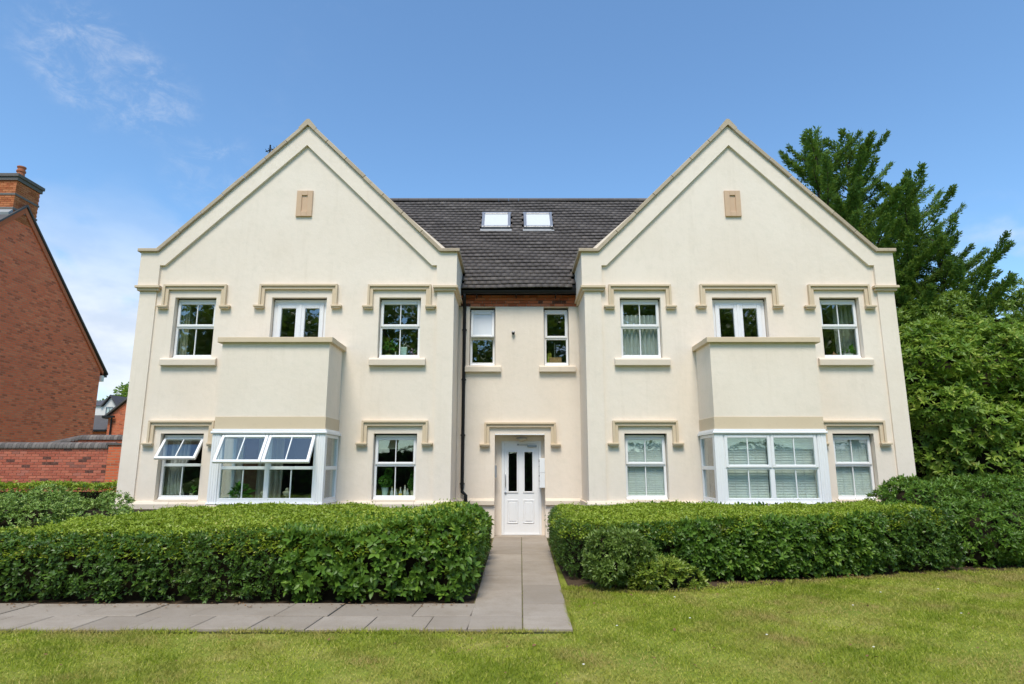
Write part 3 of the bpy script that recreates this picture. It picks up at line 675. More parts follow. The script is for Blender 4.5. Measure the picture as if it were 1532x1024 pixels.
for k, w_ in enumerate(cw):
    window(*w_, 3.92, 5.33, YC, open_deg=9 if k == 0 else 0, bar=False, split=.50, top_glass='frosted_sky_glass' if k == 0 else 'glass', label='narrow window with its top sash ajar' if k == 0 else None)
    sill(w_[0] - .12, w_[1] + .14, 3.755, 3.917, YC, ew)
hood(DX0 - .24, DX1 + .26, 2.57, 2.0, YC, ew)
for p, q in ((ex0 + .05, DX0 - .002), (DX1 + .002, ex1 - .05)):
    b = MB(); b.prism([(YC - .06, .70), (YC - .06, .79), (YC - .03, .83), (YC + .02, .85), (YC + .02, .70)], 'x', p, q); b.build('plinth_stone', 'pale_stone', ew, ((p + q) / 2, YC, .7), bevel=.004)
# porch recess: soffit, cheeks, threshold
YD = 15.10; d0_, d1_ = -.245, .69
b = MB(); b.box(DX0 - .1, DX1 + .1, YC + .321, YD + .2, DZ - .08, DZ + .06); b.box(DX0 - .12, DX0 + .154, YC + .3205, YD + .2, 0, DZ - .081); b.box(DX1 - .07, DX1 + .12, YC + .3205, YD + .2, 0, DZ - .081)
b.box(d0_ + .002, d1_ - .002, YD - .025, YD + .2, 2.152, DZ - .0805); b.build('porch_lining', 'render_wall', ew, (.18, YD, 0))
b = MB(); b.box(DX0 + .002, DX1 - .002, YC - .012, YC + .02, DZ - .028, DZ - .002); b.build('porch_trim', 'upvc', ew, (.18, YC, DZ))
b = MB(); b.box(DX0 + .003, DX1 - .003, YC - .01, YD + .2, -.06, .004); b.build('porch_step', 'paving', ew, (.18, YC, 0), bevel=.006)
# the front door
d0, d1 = -.245, .69
b = MB(); frame_boxes(b, d0, d1, .006, 2.15, YD - .03, YD + .06, .062, .045)
door = b.build('door', 'upvc', bld, ((d0 + d1) / 2, YD, 0)); door['label'] = 'white panelled front door with two narrow dark panes'
pa, pb = d0 + .064, d1 - .064; wn_ = (pb - pa)
gl_ = [(-.085, .118, .985, 1.90), (.29, .485, .985, 1.90)]
b = MB(); wall_mesh(b, pa, pb, .053, 2.086, YD - .012, YD + .04, gl_); b.build('door_leaf', 'upvc', door, ((d0 + d1) / 2, YD, 0))
for (p, q, za, zb) in gl_:
    b = MB(); frame_boxes(b, p - .03, q + .03, za - .03, zb + .03, YD - .03, YD - .0125, .035, .035, .008); b.build('glass_bead', 'upvc', door, (p, YD, za))
    b = MB(); b.box(p, q, YD + .005, YD + .017, za, zb); b.build('pane', 'glass', door, (p, YD, za))
    c_ = (p + q) / 2; b = MB(); frame_boxes(b, c_ - .13, c_ + .13, .27, .80, YD - .026, YD - .0125, .028, .028, .010); b.cbox(c_ - .085, c_ + .085, YD - .024, YD - .0125, .315, .755, .010); b.build('door_panel', 'upvc', door, (p, YD, .3))
b = MB(); b.tube([(-.155, YD - .012, 1.10), (-.155, YD - .06, 1.11), (-.155, YD - .06, 1.42), (-.155, YD - .012, 1.43)], .011, 8); b.build('handle', 'steel', door, (-.155, YD, 1.1), smooth=True)
b = MB(); b.lathe((0, 0, 0), [(.028, 0), (.028, .012), (.014, .016), (.014, .03)], 12); b.v = [(x - .150, YD - .012 - z, .955 + y) for x, y, z in b.v]; b.build('lock', 'grey_metal', door, (-.15, YD, .95))
b = MB(); b.box(.36, .585, YD - .07, YD - .012, 2.005, 2.055); b.box(.14, .37, YD - .05, YD - .035, 2.055, 2.07); b.box(.12, .16, YD - .05, YD - .012, 2.05, 2.085); b.build('door_closer', 'grey_metal', door, (.4, YD, 2), bevel=.004)

# eaves: gutter, downpipe
gy = 14.555
b = MB(); n_ = 10; prof = [(gy + .07 * math.cos(math.pi + math.pi * k / n_), 5.69 + .072 * math.sin(math.pi + math.pi * k / n_)) for k in range(n_ + 1)]; prof += [(gy + .064 * math.cos(-math.pi * k / n_), 5.69 + .066 * math.sin(-math.pi * k / n_)) for k in range(n_ + 1)]
b.prism(prof, 'x', ex0 + .10, ex1 - .10); gut = b.build('gutter', 'black_pvc', bld, (.16, gy, 5.7))
b = MB(); b.box(ex0 + .05, ex1 - .05, 14.635, 14.66, 5.615, 5.86); b.build('fascia', 'black_pvc', gut, (.16, 14.5, 5.7))
for x in (-.85, .10, 1.05):
    b = MB(); b.box(x - .012, x + .012, gy - .075, YC + .01, 5.585, 5.60); b.box(x - .010, x + .010, gy + .074, gy + .084, 5.52, 5.70); b.build('gutter_bracket', 'black_pvc', gut, (x, gy, 5.7))
dx = -1.14
b = MB(); b.tube([(dx, gy, 5.66), (dx, gy, 5.55), (dx, gy + .02, 5.49), (dx, YC - .08, 5.33), (dx, YC - .065, 5.26), (dx, YC - .065, 1.08), (dx, YC - .07, 1.0), (dx + .09, YC - .10, .92), (dx + .09, YC - .11, .1)], .040, 10)
dp = b.build('downpipe', 'black_pvc', bld, (dx, YC, 0), smooth=True)
for z in (1.15, 2.25, 3.55, 4.75):
    b = MB(); b.lathe((dx, YC - .065, z), [(.036, 0), (.043, .004), (.043, .05), (.036, .054)], 10); b.box(dx - .055, dx + .055, YC - .05, YC - .001, z + .01, z + .04); b.build('pipe_clip', 'black_pvc', dp, (dx, YC, z))
b = MB(); b.lathe((dx, gy, 5.60), [(.037, 0), (.05, .02), (.055, .07), (.04, .08)], 10); b.build('gutter_outlet', 'black_pvc', dp, (dx, gy, 5.6))

# ---------------- main roof: plain tiles, course by course
SL = R(48.5); ey, ez = 14.53, 5.735; ry = 17.76; rz = ez + (ry - ey) * math.tan(SL); slope = (ry - ey) / math.cos(SL)
b = MB(); X0, X1 = -8.3, 8.5
b.prism([(ey + .10, ez + .04), (ry, rz - .03), (ry + (ry - ey), ez + .05), (ry + (ry - ey), ez - .05), (ry, rz - .2), (ey + .18, ez - .03)], 'x', X0, X1)
roof = b.build('roof', 'roof_felt', bld, (.1, ry, rz))
ga, tw = .165, .180; n_c = int(slope / ga)
tl = MB(); tl.box(-tw / 2 + .002, tw / 2 - .002, -.016, 0, 0, .26)
e_ = .0004; TV = np.array([(-tw / 2 + e_, 0, .030), (tw / 2 - e_, 0, .030), (tw / 2 - e_, 0, .058), (-tw / 2 + e_, 0, .058), (-tw / 2 + e_, .26, -.002), (tw / 2 - e_, .26, -.002), (tw / 2 - e_, .26, .014), (-tw / 2 + e_, .26, .014)])
TF = np.array([(0, 1, 2, 3), (3, 2, 6, 7), (1, 5, 6, 2), (0, 3, 7, 4), (4, 5, 1, 0)])
tme = np_mesh('roof_tile', TV, TF); tme.materials.append(MAT['roof_tile'])
def wing_z(x):      # height of the gable roofs' slopes that rise from the valleys
    for g in G.values():
        if g['x0'] - .1 < x < g['x1'] + .1: return 5.75 + ((x - g['x0']) if x < g['c'] else (g['x1'] - x))
    return -1
sky_l = [(-.85, -.04), (.33, 1.14)]; s0_, s1_ = 3.02, 3.92        # roof windows: x spans, distance up the slope
tiles_v, tiles_t, cnt = [], [], 0
ce, se = math.cos(SL), math.sin(SL)
for r_ in range(n_c):
    s = r_ * ga; off = (tw / 2 if r_ % 2 else 0)
    for k in range(-50, 51):
        x = k * tw + off + .1
        zc = ez + s * se
        if not (X0 + .05 < x < X1 - .05) or wing_z(x) > zc + .35 or not (-5.3 < x < 5.6): continue
        if any(a - .02 < x < e + .02 for a, e in sky_l) and s0_ - .10 < s < s1_ - .10: continue
        if r_ < 5 and not (ex0 + .12 < x < ex1 - .10): continue
        dz = random.gauss(0, .0006) + .008 * math.sin(x * 2.3 + r_ * .9); yaw = random.gauss(0, .002); ds = random.gauss(0, .0012) + .016 * math.sin(x * 1.1 + r_ * .23)
        if cnt < 300:
            o = share('roof_tile', tme, roof, (x, ey + (s + ds) * ce - dz * se, ez + (s + ds) * se + dz * ce), (SL, 0, yaw)); cnt += 1
        else:
            v = TV.copy(); v[:, 0] += v[:, 1] * yaw; v[:, 1] += s + ds; v[:, 2] += dz
            tiles_v.append(np.stack([v[:, 0] + x, ey + v[:, 1] * ce - v[:, 2] * se, ez + v[:, 1] * se + v[:, 2] * ce], 1)); tiles_t.append(random.random())
n = len(tiles_v); V = np.concatenate(tiles_v); F = (TF[None] + (np.arange(n) * 8)[:, None, None]).reshape(-1, 4)
tag(link('upper_roof_tiles', np_mesh('upper_roof_tiles', V - np.array(ORG[roof.name]), F, np.repeat(tiles_t, 8)), 'roof_tile', roof, ORG[roof.name]), kind='stuff')
x = -5.2
while x < 5.5:
    b = MB(); w_ = .30; q = [(ry + .11 * math.cos(a), rz + .015 + .085 * math.sin(a)) for a in [R(-20 + 220 * k / 8) for k in range(9)]]; b.prism(q, 'x', x + .003, x + w_ - .003); b.build('ridge_tile', 'roof_tile', roof, (x, ry, rz + random.uniform(-.004, .004))); x += w_
# roofs over the gables
for g in G.values():
    b = MB(); c_ = g['c']; yb_ = ry
    for s, xe in ((-1, g['x0']), (1, g['x1'])):
        b.prism([(xe + s * .02, 5.78), (c_, 5.78 + abs(c_ - xe)), (c_, 5.70 + abs(c_ - xe) - .1), (xe - s * .02, 5.66)], 'y', YG + .345, yb_ - .3)
    b.build('gable_roof', 'roof_plain', bld, (c_, 15, 6))
# roof windows
for a, e in sky_l:
    Mx = Matrix.Translation((0, ey, ez)) @ Matrix.Rotation(SL, 4, 'X')
    def tb(x0, x1, y0, y1, z0, z1, mat, name, par, bev=.004):
        b = MB(); b.box(x0, x1, y0, y1, z0, z1, M=Mx); q = Mx @ Vector(((x0 + x1) / 2, y0, z0)); return b.build(name, mat, par, q, bevel=bev)
    sk = MB()
    for (p, q, r_, s_) in ((a, a + .075, s0_, s1_), (e - .075, e, s0_, s1_), (a + .075, e - .075, s0_, s0_ + .075), (a + .075, e - .075, s1_ - .09, s1_)): sk.box(p, q, r_, s_, -.02, .125, M=Mx)
    q = Mx @ Vector(((a + e) / 2, s0_, 0)); so = sk.build('roof_window', 'grey_metal', bld, q, bevel=.01)
    tb(a + .075, e - .075, s0_ + .075, s1_ - .09, .080, .095, 'skylight_reflection', 'pane', so, 0)
    tb(a - .03, e + .03, s0_ - .12, s0_ - .002, .035, .05, 'lead', 'flashing', so)
    tb(a - .02, e + .02, s1_ + .002, s1_ + .08, .035, .08, 'grey_metal', 'flashing', so)

# ---------------- rooms: floors, ceilings and partitions behind the glass
b = MB(); b.box(-8.2, 8.42, 20.9, 21.2, -.1, 5.8); b.build('garden_front', 'render_wall', bld, (.1, 21, 0))
for xa, xb in ((-8.2, -7.9), (8.12, 8.42)):
    b = MB(); b.prism([(YC + .355, -.1), (20.898, -.1), (20.898, 5.78), (ry, rz - .32), (YC + .355, 5.78)], 'x', xa, xb); b.build('flank_wall', 'render_wall', bld, (xa, 17, 0))
def slabz(z0, z1, mat, name):
    b = MB()
    for (xa, xb, ya, yb_) in ((-7.88, -1.62, yw + WT + .002, 20.88), (-1.60, 1.93, YC + .66, 20.88), (1.95, 8.1, yw + WT + .002, 20.88)): b.box(xa, xb, ya, yb_, z0, z1)
    b.build(name, mat, bld, (.1, 17, z0))
slabz(-.08, .02, 'interior_floor', 'room_floor'); slabz(2.50, 2.74, 'interior_paint', 'room_floor'); slabz(5.44, 5.6, 'interior_paint', 'room_ceiling')
for x, za, zb in ((-1.61, .0, 5.4), (1.94, .0, 5.4), (-6.15, .02, 2.49), (-3.35, .02, 2.49), (-6.0, 2.75, 5.43), (-3.45, 2.75, 5.43), (3.7, .02, 2.49), (6.45, .02, 2.49), (3.75, 2.75, 5.43), (6.2, 2.75, 5.43)):
    b = MB(); b.box(x - .05, x + .05, yw + WT + .003, 18.0, za, zb); b.build('partition_wall', 'interior_paint', bld, (x, 16, za))
b = MB(); b.box(-7.87, 8.09, 18.02, 18.12, .021, 5.43); b.build('partition_wall', 'interior_paint', bld, (0, 18, 0))
for g in G.values():
    a, e = g['bay']; b = MB(); b.box(a + .02, e - .02, YB + .1, yw + WT, .72, .815); b.box(a + .02, e - .02, YB + .1, yw + WT + .5, 2.30, 2.45); b.build('bay_board', 'interior_paint', bld, ((a + e) / 2, YB, .8))

# ------------------------------------------------------------------ fittings on the building
def stand(name, label, cat, org, group=None): return tag(empty(name, org), label, cat, group)
t = stand('porch_light', 'round bulkhead light on the porch ceiling above the door', 'light', (.22, 14.95, DZ - .08))
b = MB(); b.lathe((.22, 14.95, DZ - .105), [(.115, .024), (.125, .012), (.12, 0)][::-1], 18); b.build('base', 'grey_metal', t, (.22, 14.95, DZ - .1))
b = MB(); b.lathe((.22, 14.95, DZ - .175), [(.03, 0), (.075, .012), (.10, .04), (.108, .07)], 18); b.build('lamp_shade', 'lamp_glass', t, (.22, 14.95, DZ - .17), smooth=True)
t = stand('intercom', 'pale grey door intercom panel on the porch cheek', 'intercom', (DX0 + .002, 14.9, 1.31))
b = MB(); b.box(DX0 + .001, DX0 + .045, 14.80, 14.94, 1.31, 1.59); b.build('body', 'lead', t, (DX0, 14.87, 1.31), bevel=.006)
b = MB(); b.box(DX0 + .046, DX0 + .05, 14.82, 14.92, 1.50, 1.565); b.build('speaker', 'grey_metal', t, (DX0, 14.87, 1.5))
for k in range(4):
    b = MB(); b.box(DX0 + .046, DX0 + .053, 14.845, 14.87, 1.34 + k * .036, 1.36 + k * .036); b.build('button', 'steel', t, (DX0, 14.86, 1.34))
for k, lab in enumerate(('white metal letter box beside the door, lower of the pair', 'white metal letter box beside the door, upper of the pair')):
    z = 1.08 + k * .335; t = stand('letter_box', lab, 'letter box', (DX1 - .06, 14.86, z), 'letter boxes beside the door')
    b = MB(); b.box(DX1 - .125, DX1 - .002, YC - .03, YC + .29, z, z + .33); b.build('body', 'upvc', t, (DX1 - .06, 14.86, z), bevel=.008)
    b = MB(); b.box(DX1 - .132, DX1 - .1255, YC + .02, YC + .24, z + .255, z + .28); b.build('slot', 'black_pvc', t, (DX1 - .13, 14.86, z + .25))
    b = MB(); b.box(DX1 - .14, DX1 - .1255, YC + .12, YC + .14, z + .14, z + .16); b.build('lock', 'grey_metal', t, (DX1 - .13, 14.86, z + .15))
t = stand('dome_camera', 'small dark dome camera on the wall between narrow windows', 'camera', (.03, YC - .04, 4.68))
b = MB(); b.lathe((.03, YC - .05, 4.70), [(.038, 0), (.042, .02), (.03, .04), (.012, .05)], 14); b.box(.01, .05, YC - .05, YC, 4.70, 4.73); b.build('housing', 'grey_metal', t, (.03, YC, 4.7), smooth=False)
b = MB(); b.lathe((.03, YC - .05, 4.655), [(.008, 0), (.026, .01), (.036, .03), (.037, .045)], 14); b.build('dome', 'black_pvc', t, (.03, YC, 4.66), smooth=True)
# aerial behind the gable
ax = -6.85
t = stand('television_aerial', 'thin dark television aerial poking above the gable coping', 'aerial', (ax, 16.4, 7.1))
b = MB(); b.tube([(ax, 16.4, 7.05), (ax, 16.4, 10.5)], .022, 6); b.build('mast', 'black_pvc', t, (ax, 16.4, 7.1))
b = MB(); b.tube([(ax - .12, 16.4, 10.30), (ax + .32, 16.4, 10.44)], .016, 5)
for k in range(6): b.tube([(ax - .08 + k * .075, 16.28, 10.31 + k * .024), (ax - .08 + k * .075, 16.52, 10.31 + k * .024)], .009, 4)
b.build('antenna', 'black_pvc', t, (ax, 16.4, 10.5))

# ------------------------------------------------------------------ things seen behind the glass
def curtain(name, label, x0, x1, z0, z1, y, mat, folds=7, depth=.035, gather=0., cat='curtain'):
    nx, nz = folds * 8, 10; V = []
    for j in range(nz + 1):
        tz_ = j / nz; pull = gather * math.sin(math.pi * min(1, tz_ * 1.6)) if gather else 0
        for i in range(nx + 1):
            u = i / nx; x = x0 + (x1 - x0) * (u * (1 - pull)); a = u * folds * 2 * math.pi
            V.append((x, y + depth * math.sin(a + .5 * math.sin(3 * tz_ + u * 5)) + depth * .35 * math.sin(2.3 * a), z0 + (z1 - z0) * tz_))
    F = [(j * (nx + 1) + i, j * (nx + 1) + i + 1, (j + 1) * (nx + 1) + i + 1, (j + 1) * (nx + 1) + i) for j in range(nz) for i in range(nx)]
    V = np.array(V) - np.array(((x0 + x1) / 2, y, z0)); o = link(name, np_mesh(name, V, F, smooth=True), mat, None, ((x0 + x1) / 2, y, z0))
    md = o.modifiers.new('solid', 'SOLIDIFY'); md.thickness = .002
    return tag(o, label, cat)
yi = yw + .30
curtain('net_curtain', 'white pleated net curtain hung halfway up an upstairs window', 2.40, 3.26, 3.9, 4.88, yi - .06, 'net_fabric', 9, .03)
curtain('curtain', 'pale curtain drawn aside above the pots in the end window', 7.25, 7.66, 3.85, 5.2, yi + .06, 'grey_fabric', 4, .04)
curtain('curtain', 'narrow cream curtain edge in the upstairs end window', -7.42, -7.22, 3.85, 5.2, yi, 'cream_fabric', 3, .03)
curtain('curtain', 'white curtain tied back beneath the wide open sash', -7.36, -6.93, .9, 2.2, yi + .0, 'white_fabric', 5, .045, .28)
curtain('curtain', 'narrow cream curtain beside the tied white one', -7.46, -7.34, .9, 2.2, yi + .05, 'cream_fabric', 2, .03)
curtain('curtain', 'cream curtain hanging inside the bay with open sashes', -5.25, -4.72, .86, 2.25, YB + .75, 'cream_fabric', 5, .04)
b = MB(); b.box(-5.62, -5.30, YB + .95, YB + 1.0, .83, 2.2); tag(b.build('wardrobe_door', 'interior_wood', None, (-5.46, YB + .97, .83), bevel=.01), 'brown wooden panel standing inside the bay by the curtain', 'panel')
t = stand('roller_blind', 'beige roller blind half lowered behind a ground floor window', 'blind', (-2.47, yi - .05, 1.9))
b = MB(); b.box(-2.9, -2.03, yi - .052, yi - .049, 1.96, 2.2); b.build('cloth', 'beige_blind', t, (-2.47, yi, 1.9))
b = MB(); b.box(-2.9, -2.03, yi - .058, yi - .044, 1.93, 1.96); b.build('bottom_bar', 'cream_ceramic', t, (-2.47, yi, 1.9))
b = MB(); b.tube([(-2.9, yi - .05, 2.2), (-2.03, yi - .05, 2.2)], .02, 8); b.build('roller', 'cream_ceramic', t, (-2.47, yi, 2.2))
def venetian(label, x0, x1, z0, z1, y, pitch=.05, tilt=74):
    t = stand('venetian_blind', label, 'blind', ((x0 + x1) / 2, y, z0), 'closed blinds on the ground floor')
    sm = MB(); hw_ = pitch * .58; n_ = 4; q = [(-hw_ + 2 * hw_ * k / n_, .006 * (1 - (2 * k / n_ - 1) ** 2)) for k in range(n_ + 1)]
    sm.prism(q + [(a, c - .002) for a, c in q[::-1]], 'x', -(x1 - x0) / 2, (x1 - x0) / 2); me = sm.build('slat', 'blind_slat', t, (0, 0, 0)); mesh = me.data; bpy.data.objects.remove(me)
    z = z0 + .05
    while z < z1 - .05:
        share('slat', mesh, t, ((x0 + x1) / 2, y, z), (R(tilt + random.gauss(0, 2.5)), 0, random.gauss(0, .002))); z += pitch
    b = MB(); b.box(x0, x1, y - .025, y + .025, z1 - .045, z1); b.build('head_rail', 'upvc', t, ((x0 + x1) / 2, y, z1))
    b = MB(); b.box(x0, x1, y - .015, y + .015, z0, z0 + .02); b.build('bottom_rail', 'upvc', t, ((x0 + x1) / 2, y, z0))
    for u in (.25, .75):
        b = MB(); b.box(x0 + (x1 - x0) * u - .006, x0 + (x1 - x0) * u + .006, y - .034, y - .032, z0, z1); b.build('ladder_tape', 'upvc', t, (x0, y, z0))
mR = (3.99 + 6.12) / 2
venetian('closed pale slatted blind in the bay, half next to the entrance', 4.16, mR - .03, .86, 2.2, YB + .16)
venetian('closed pale slatted blind in the bay, half next to the building end', mR + .03, 5.95, .86, 2.2, YB + .16)
venetian('closed pale slatted blind in the window between entrance and bay', 2.42, 3.24, .9, 2.2, yi - .08, .042, 68)
venetian('closed pale slatted blind in the window at the building end', 6.84, 7.62, .9, 2.2, yi - .08, .036, 72)

def pot(c, r, h, mat, t, taper=.75, name='pot'):
    b = MB(); b.lathe(c, [(r * taper * .9, 0), (r * taper, .004), (r, h - .01), (r * 1.03, h), (r * .9, h), (r * .85, h - .02)], 16); return b.build(name, mat, t, c, smooth=False)
def bushy(c, rx, rz_, n, L, mat, t, name='foliage', sphere=False):
    d = unit(rng.normal(size=(n, 3))); rr = (1. if sphere else .35) * np.ones(n) + (0 if sphere else .65) * rng.random(n)
    P = np.array(c) + d * rr[:, None] * np.array((rx, rx, rz_)); Dn = unit(d + rng.normal(0, .5, (n, 3)) + np.array((0, 0, .3)))
    Nn = unit(rng.normal(size=(n, 3)) + np.array((0, -.3, .8)))
    return foliage(name, [leaf_cloud(P, Dn, Nn, rng.uniform(.6, 1.2, n) * L, .5, .2, droop=.1)], mat, t, c)
ys = yw + .215        # inner window board
for (xa, xb, z) in ((-2.93, -2.01, 3.905), (-2.93, -2.01, .945), (.765, 1.37, 3.985), (6.79, 7.66, 3.905), (-7.44, -6.53, .945)):
    yo = YC if xa > 0 and xb < 2 else yw
    b = MB(); b.box(xa + .01, xb - .01, yo + .175, yo + .42, z - .05, z); b.build('window_board', 'upvc', bld, ((xa + xb) / 2, yo, z))
zU, zL, zC = 3.906, .946, 3.986
t = stand('houseplant', 'leafy houseplant in a lime pot on an upstairs sill', 'plant', (-2.73, ys + .05, zU)); pot((-2.73, ys + .05, zU), .075, .09, 'lime_pot', t, .9)
b = MB(); b.tube([(-2.73, ys + .05, zU + .08), (-2.71, ys + .05, zU + .24)], .006, 5); b.build('stem', 'bark', t, (-2.73, ys + .05, zU)); bushy((-2.68, ys + .05, zU + .28), .13, .10, 60, .10, 'pot_leaf', t)
t = stand('glass_bottle', 'small pale bottle between lime pot and mint vase', 'bottle', (-2.58, ys + .04, zU)); b = MB(); b.lathe((-2.58, ys + .04, zU), [(.035, 0), (.04, .01), (.04, .06), (.014, .09), (.014, .14)], 12); b.build('body', 'white_ceramic', t, (-2.58, ys + .04, zU), smooth=True); b = MB(); b.lathe((-2.58, ys + .04, zU + .141), [(.017, 0), (.017, .02)], 10); b.build('stopper', 'lime_pot', t, (-2.58, ys + .04, zU + .14))
t = stand('mint_vase', 'tall square mint green vase on an upstairs sill', 'vase', (-2.40, ys + .05, zU)); b = MB(); b.prism([(-2.465, zU), (-2.335, zU), (-2.32, zU + .25), (-2.48, zU + .25)], 'y', ys, ys + .12); b.build('body', 'mint_ceramic', t, (-2.4, ys + .05, zU), bevel=.01); bushy((-2.37, ys + .06, zU + .29), .05, .04, 14, .05, 'daisy', t, 'blossoms')
t = stand('flowering_plant', 'mauve flowering plant in a small terracotta pot upstairs', 'plant', (-2.13, ys + .05, zU)); pot((-2.13, ys + .05, zU), .065, .08, 'terracotta', t); bushy((-2.17, ys + .05, zU + .15), .09, .07, 50, .05, 'mauve_petal', t, 'blossoms'); bushy((-2.12, ys + .05, zU + .13), .07, .05, 24, .07, 'pot_leaf', t)
for x, lab, mt, sc, up in ((-2.70, 'clipped double ball topiary in a tall pale mint pot', 'mint_ceramic', 1., .075), (-2.10, 'upright clipped topiary in a cream pot by the frame', 'cream_ceramic', .8, .0)):
    t = stand('topiary_plant', lab, 'plant', (x, ys + .06, zL)); pot((x, ys + .06, zL), .075 * sc, .18 if up else .12, mt, t, .68)
    z = zL + (.18 if up else .12)
    bushy((x, ys + .06, z + .12), .125 * sc, .12, 900, .035, 'pot_leaf', t, 'foliage', True); bushy((x + (.06 if up else 0), ys + .07, z + .30), .075 * sc, .09, 500, .032, 'pot_leaf', t, 'foliage', True)
for k, (x, h, mt, nm, lab) in enumerate(((-2.55, .17, 'clear_bottle', 'glass_bottle', 'slim bottle with a green stem beside the mint pot'), (-2.47, .12, 'clear_bottle', 'glass_jar', 'squat glass jar behind the centre glazing bar'), (-2.37, .16, 'clear_bottle', 'glass_bottle', 'tall clear bottle standing over a yellow candle'), (-2.28, .20, 'white_ceramic', 'white_bottle', 'white long necked bottle near the cream pot'), (-2.22, .13, 'clear_bottle', 'glass_jar', 'squat glass jar beside the cream topiary pot'))):
    t = stand(nm, lab, 'bottle', (x, ys + .05, zL)); b = MB(); b.lathe((x, ys + .05 + .03 * (k % 2), zL), [(.03, 0), (.034, .01), (.034, h * .55), (.013, h * .75), (.013, h)], 12); b.build('body', mt, t, (x, ys + .05, zL), smooth=True)
    b = MB(); b.lathe((x, ys + .05 + .03 * (k % 2), zL + h + .001), [(.016, 0), (.018, .018), (.008, .026)], 10); b.build('stopper', 'lime_pot' if k == 0 else 'cream_ceramic', t, (x, ys + .05, zL + h))
t = stand('candle', 'short yellow candle on the ground floor sill', 'candle', (-2.36, ys - .0, zL)); b = MB(); b.lathe((-2.36, ys + .0, zL), [(.035, 0), (.036, .004), (.036, .05), (.030, .056)], 14); b.build('wax', 'yellow_wax', t, (-2.36, ys, zL), smooth=False); b = MB(); b.tube([(-2.36, ys, zL + .056), (-2.357, ys, zL + .07)], .002, 5); b.build('wick', 'black_pvc', t, (-2.36, ys, zL + .05))
yc_ = YC + .23
t = stand('cardboard_box', 'brown cardboard box on the narrow window sill', 'box', (1.05, yc_ + .07, zC)); b = MB(); b.box(.91, 1.20, yc_, yc_ + .16, zC, zC + .165); b.build('body', 'cardboard', t, (1.05, yc_ + .07, zC), bevel=.004)
b = MB(); b.prism([(yc_, zC + .166), (yc_ + .078, zC + .172), (yc_ + .078, zC + .168), (yc_, zC + .163)], 'x', .912, 1.198); b.prism([(yc_ + .082, zC + .172), (yc_ + .16, zC + .166), (yc_ + .16, zC + .163), (yc_ + .082, zC + .168)], 'x', .912, 1.198); b.build('flap', 'cardboard', t, (1.05, yc_, zC + .165))
t = stand('paper_bag', 'yellow green paper bag standing behind the cardboard box', 'bag', (.92, yc_ + .20, zC)); b = MB(); b.prism([(.86, zC), (.98, zC), (.965, zC + .30), (.875, zC + .30)], 'y', yc_ + .17, yc_ + .24); b.build('body', 'yellow_paper', t, (.92, yc_ + .2, zC)); b = MB(); b.tube([(.90, yc_ + .2, zC + .30), (.905, yc_ + .2, zC + .34), (.935, yc_ + .2, zC + .34), (.94, yc_ + .2, zC + .30)], .004, 5); b.build('handle', 'yellow_paper', t, (.92, yc_ + .2, zC + .3))
t = stand('broom_handle', 'thin grey pole leaning inside the narrow window', 'pole', (1.07, yc_ + .3, 2.76)); b = MB(); b.tube([(1.07, yc_ + .35, 2.76), (1.05, yc_ + .22, 4.55)], .013, 8); b.build('shaft', 'steel', t, (1.07, yc_ + .3, 2.76)); b = MB(); b.box(.93, 1.21, yc_ + .31, yc_ + .39, 2.745, 2.80); b.build('head', 'brown_ceramic', t, (1.07, yc_ + .35, 2.76))
t = stand('soap_dish', 'tiny white dish at the edge of the narrow sill', 'dish', (1.27, yc_ + .05, zC)); b = MB(); b.lathe((1.27, yc_ + .05, zC), [(.02, 0), (.035, .025), (.03, .025), (.017, .008)], 12); b.build('bowl', 'white_ceramic', t, (1.27, yc_ + .05, zC))
t = stand('terracotta_pot', 'terracotta pot with a lid ornament in the upstairs end window', 'pot', (7.13, ys + .05, zU)); pot((7.13, ys + .05, zU), .07, .09, 'terracotta', t, .85); b = MB(); b.lathe((7.13, ys + .05, zU + .091), [(.03, 0), (.028, .02), (.01, .035), (.012, .05), (.004, .06)], 10); b.build('lid', 'terracotta', t, (7.13, ys + .05, zU + .09))
t = stand('houseplant', 'broad leaved plant in a white trough before the curtain', 'plant', (7.43, ys + .06, zU)); b = MB(); b.prism([(7.35, zU), (7.51, zU), (7.53, zU + .10), (7.33, zU + .10)], 'y', ys, ys + .12); b.build('pot', 'white_ceramic', t, (7.43, ys + .06, zU), bevel=.006); bushy((7.44, ys + .05, zU + .17), .08, .08, 14, .15, 'pot_leaf', t)
t = stand('houseplant', 'small spiky plant in a pot under the wide open sash', 'plant', (-6.80, ys + .05, zL)); pot((-6.80, ys + .05, zL), .04, .06, 'cream_ceramic', t); bushy((-6.79, ys + .05, zL + .11), .07, .08, 18, .10, 'pot_leaf', t)
zb_ = .816; yb_ = YB + .22
t = stand('houseplant', 'large leafy green plant inside the bay by the wood panel', 'plant', (-5.40, yb_ + .1, zb_)); pot((-5.40, yb_ + .1, zb_), .08, .12, 'white_ceramic', t); bushy((-5.38, yb_ + .1, zb_ + .24), .20, .13, 90, .13, 'pot_leaf', t)
for x, lab, mm in ((-4.86, 'cream and brown figurine on the bay sill', 1), (-4.42, 'cream double tier ornament on the bay sill', 0)):
    t = stand('ornament', lab, 'ornament', (x, yb_, zb_)); b = MB(); b.lathe((x, yb_, zb_), [(.03, 0), (.035, .02), (.012, .05), (.055, .10), (.058, .13), (.02, .15), (.016, .17), (.075, .22), (.08, .26), (.03, .28)], 14); b.build('body', 'cream_ceramic', t, (x, yb_, zb_), smooth=True)
    b = MB(); b.lathe((x, yb_, zb_ + .281), [(.03, 0), (.034, .02), (.02, .05), (.005, .06)], 12); b.build('top', 'brown_ceramic' if mm else 'cream_ceramic', t, (x, yb_, zb_ + .28), smooth=True)
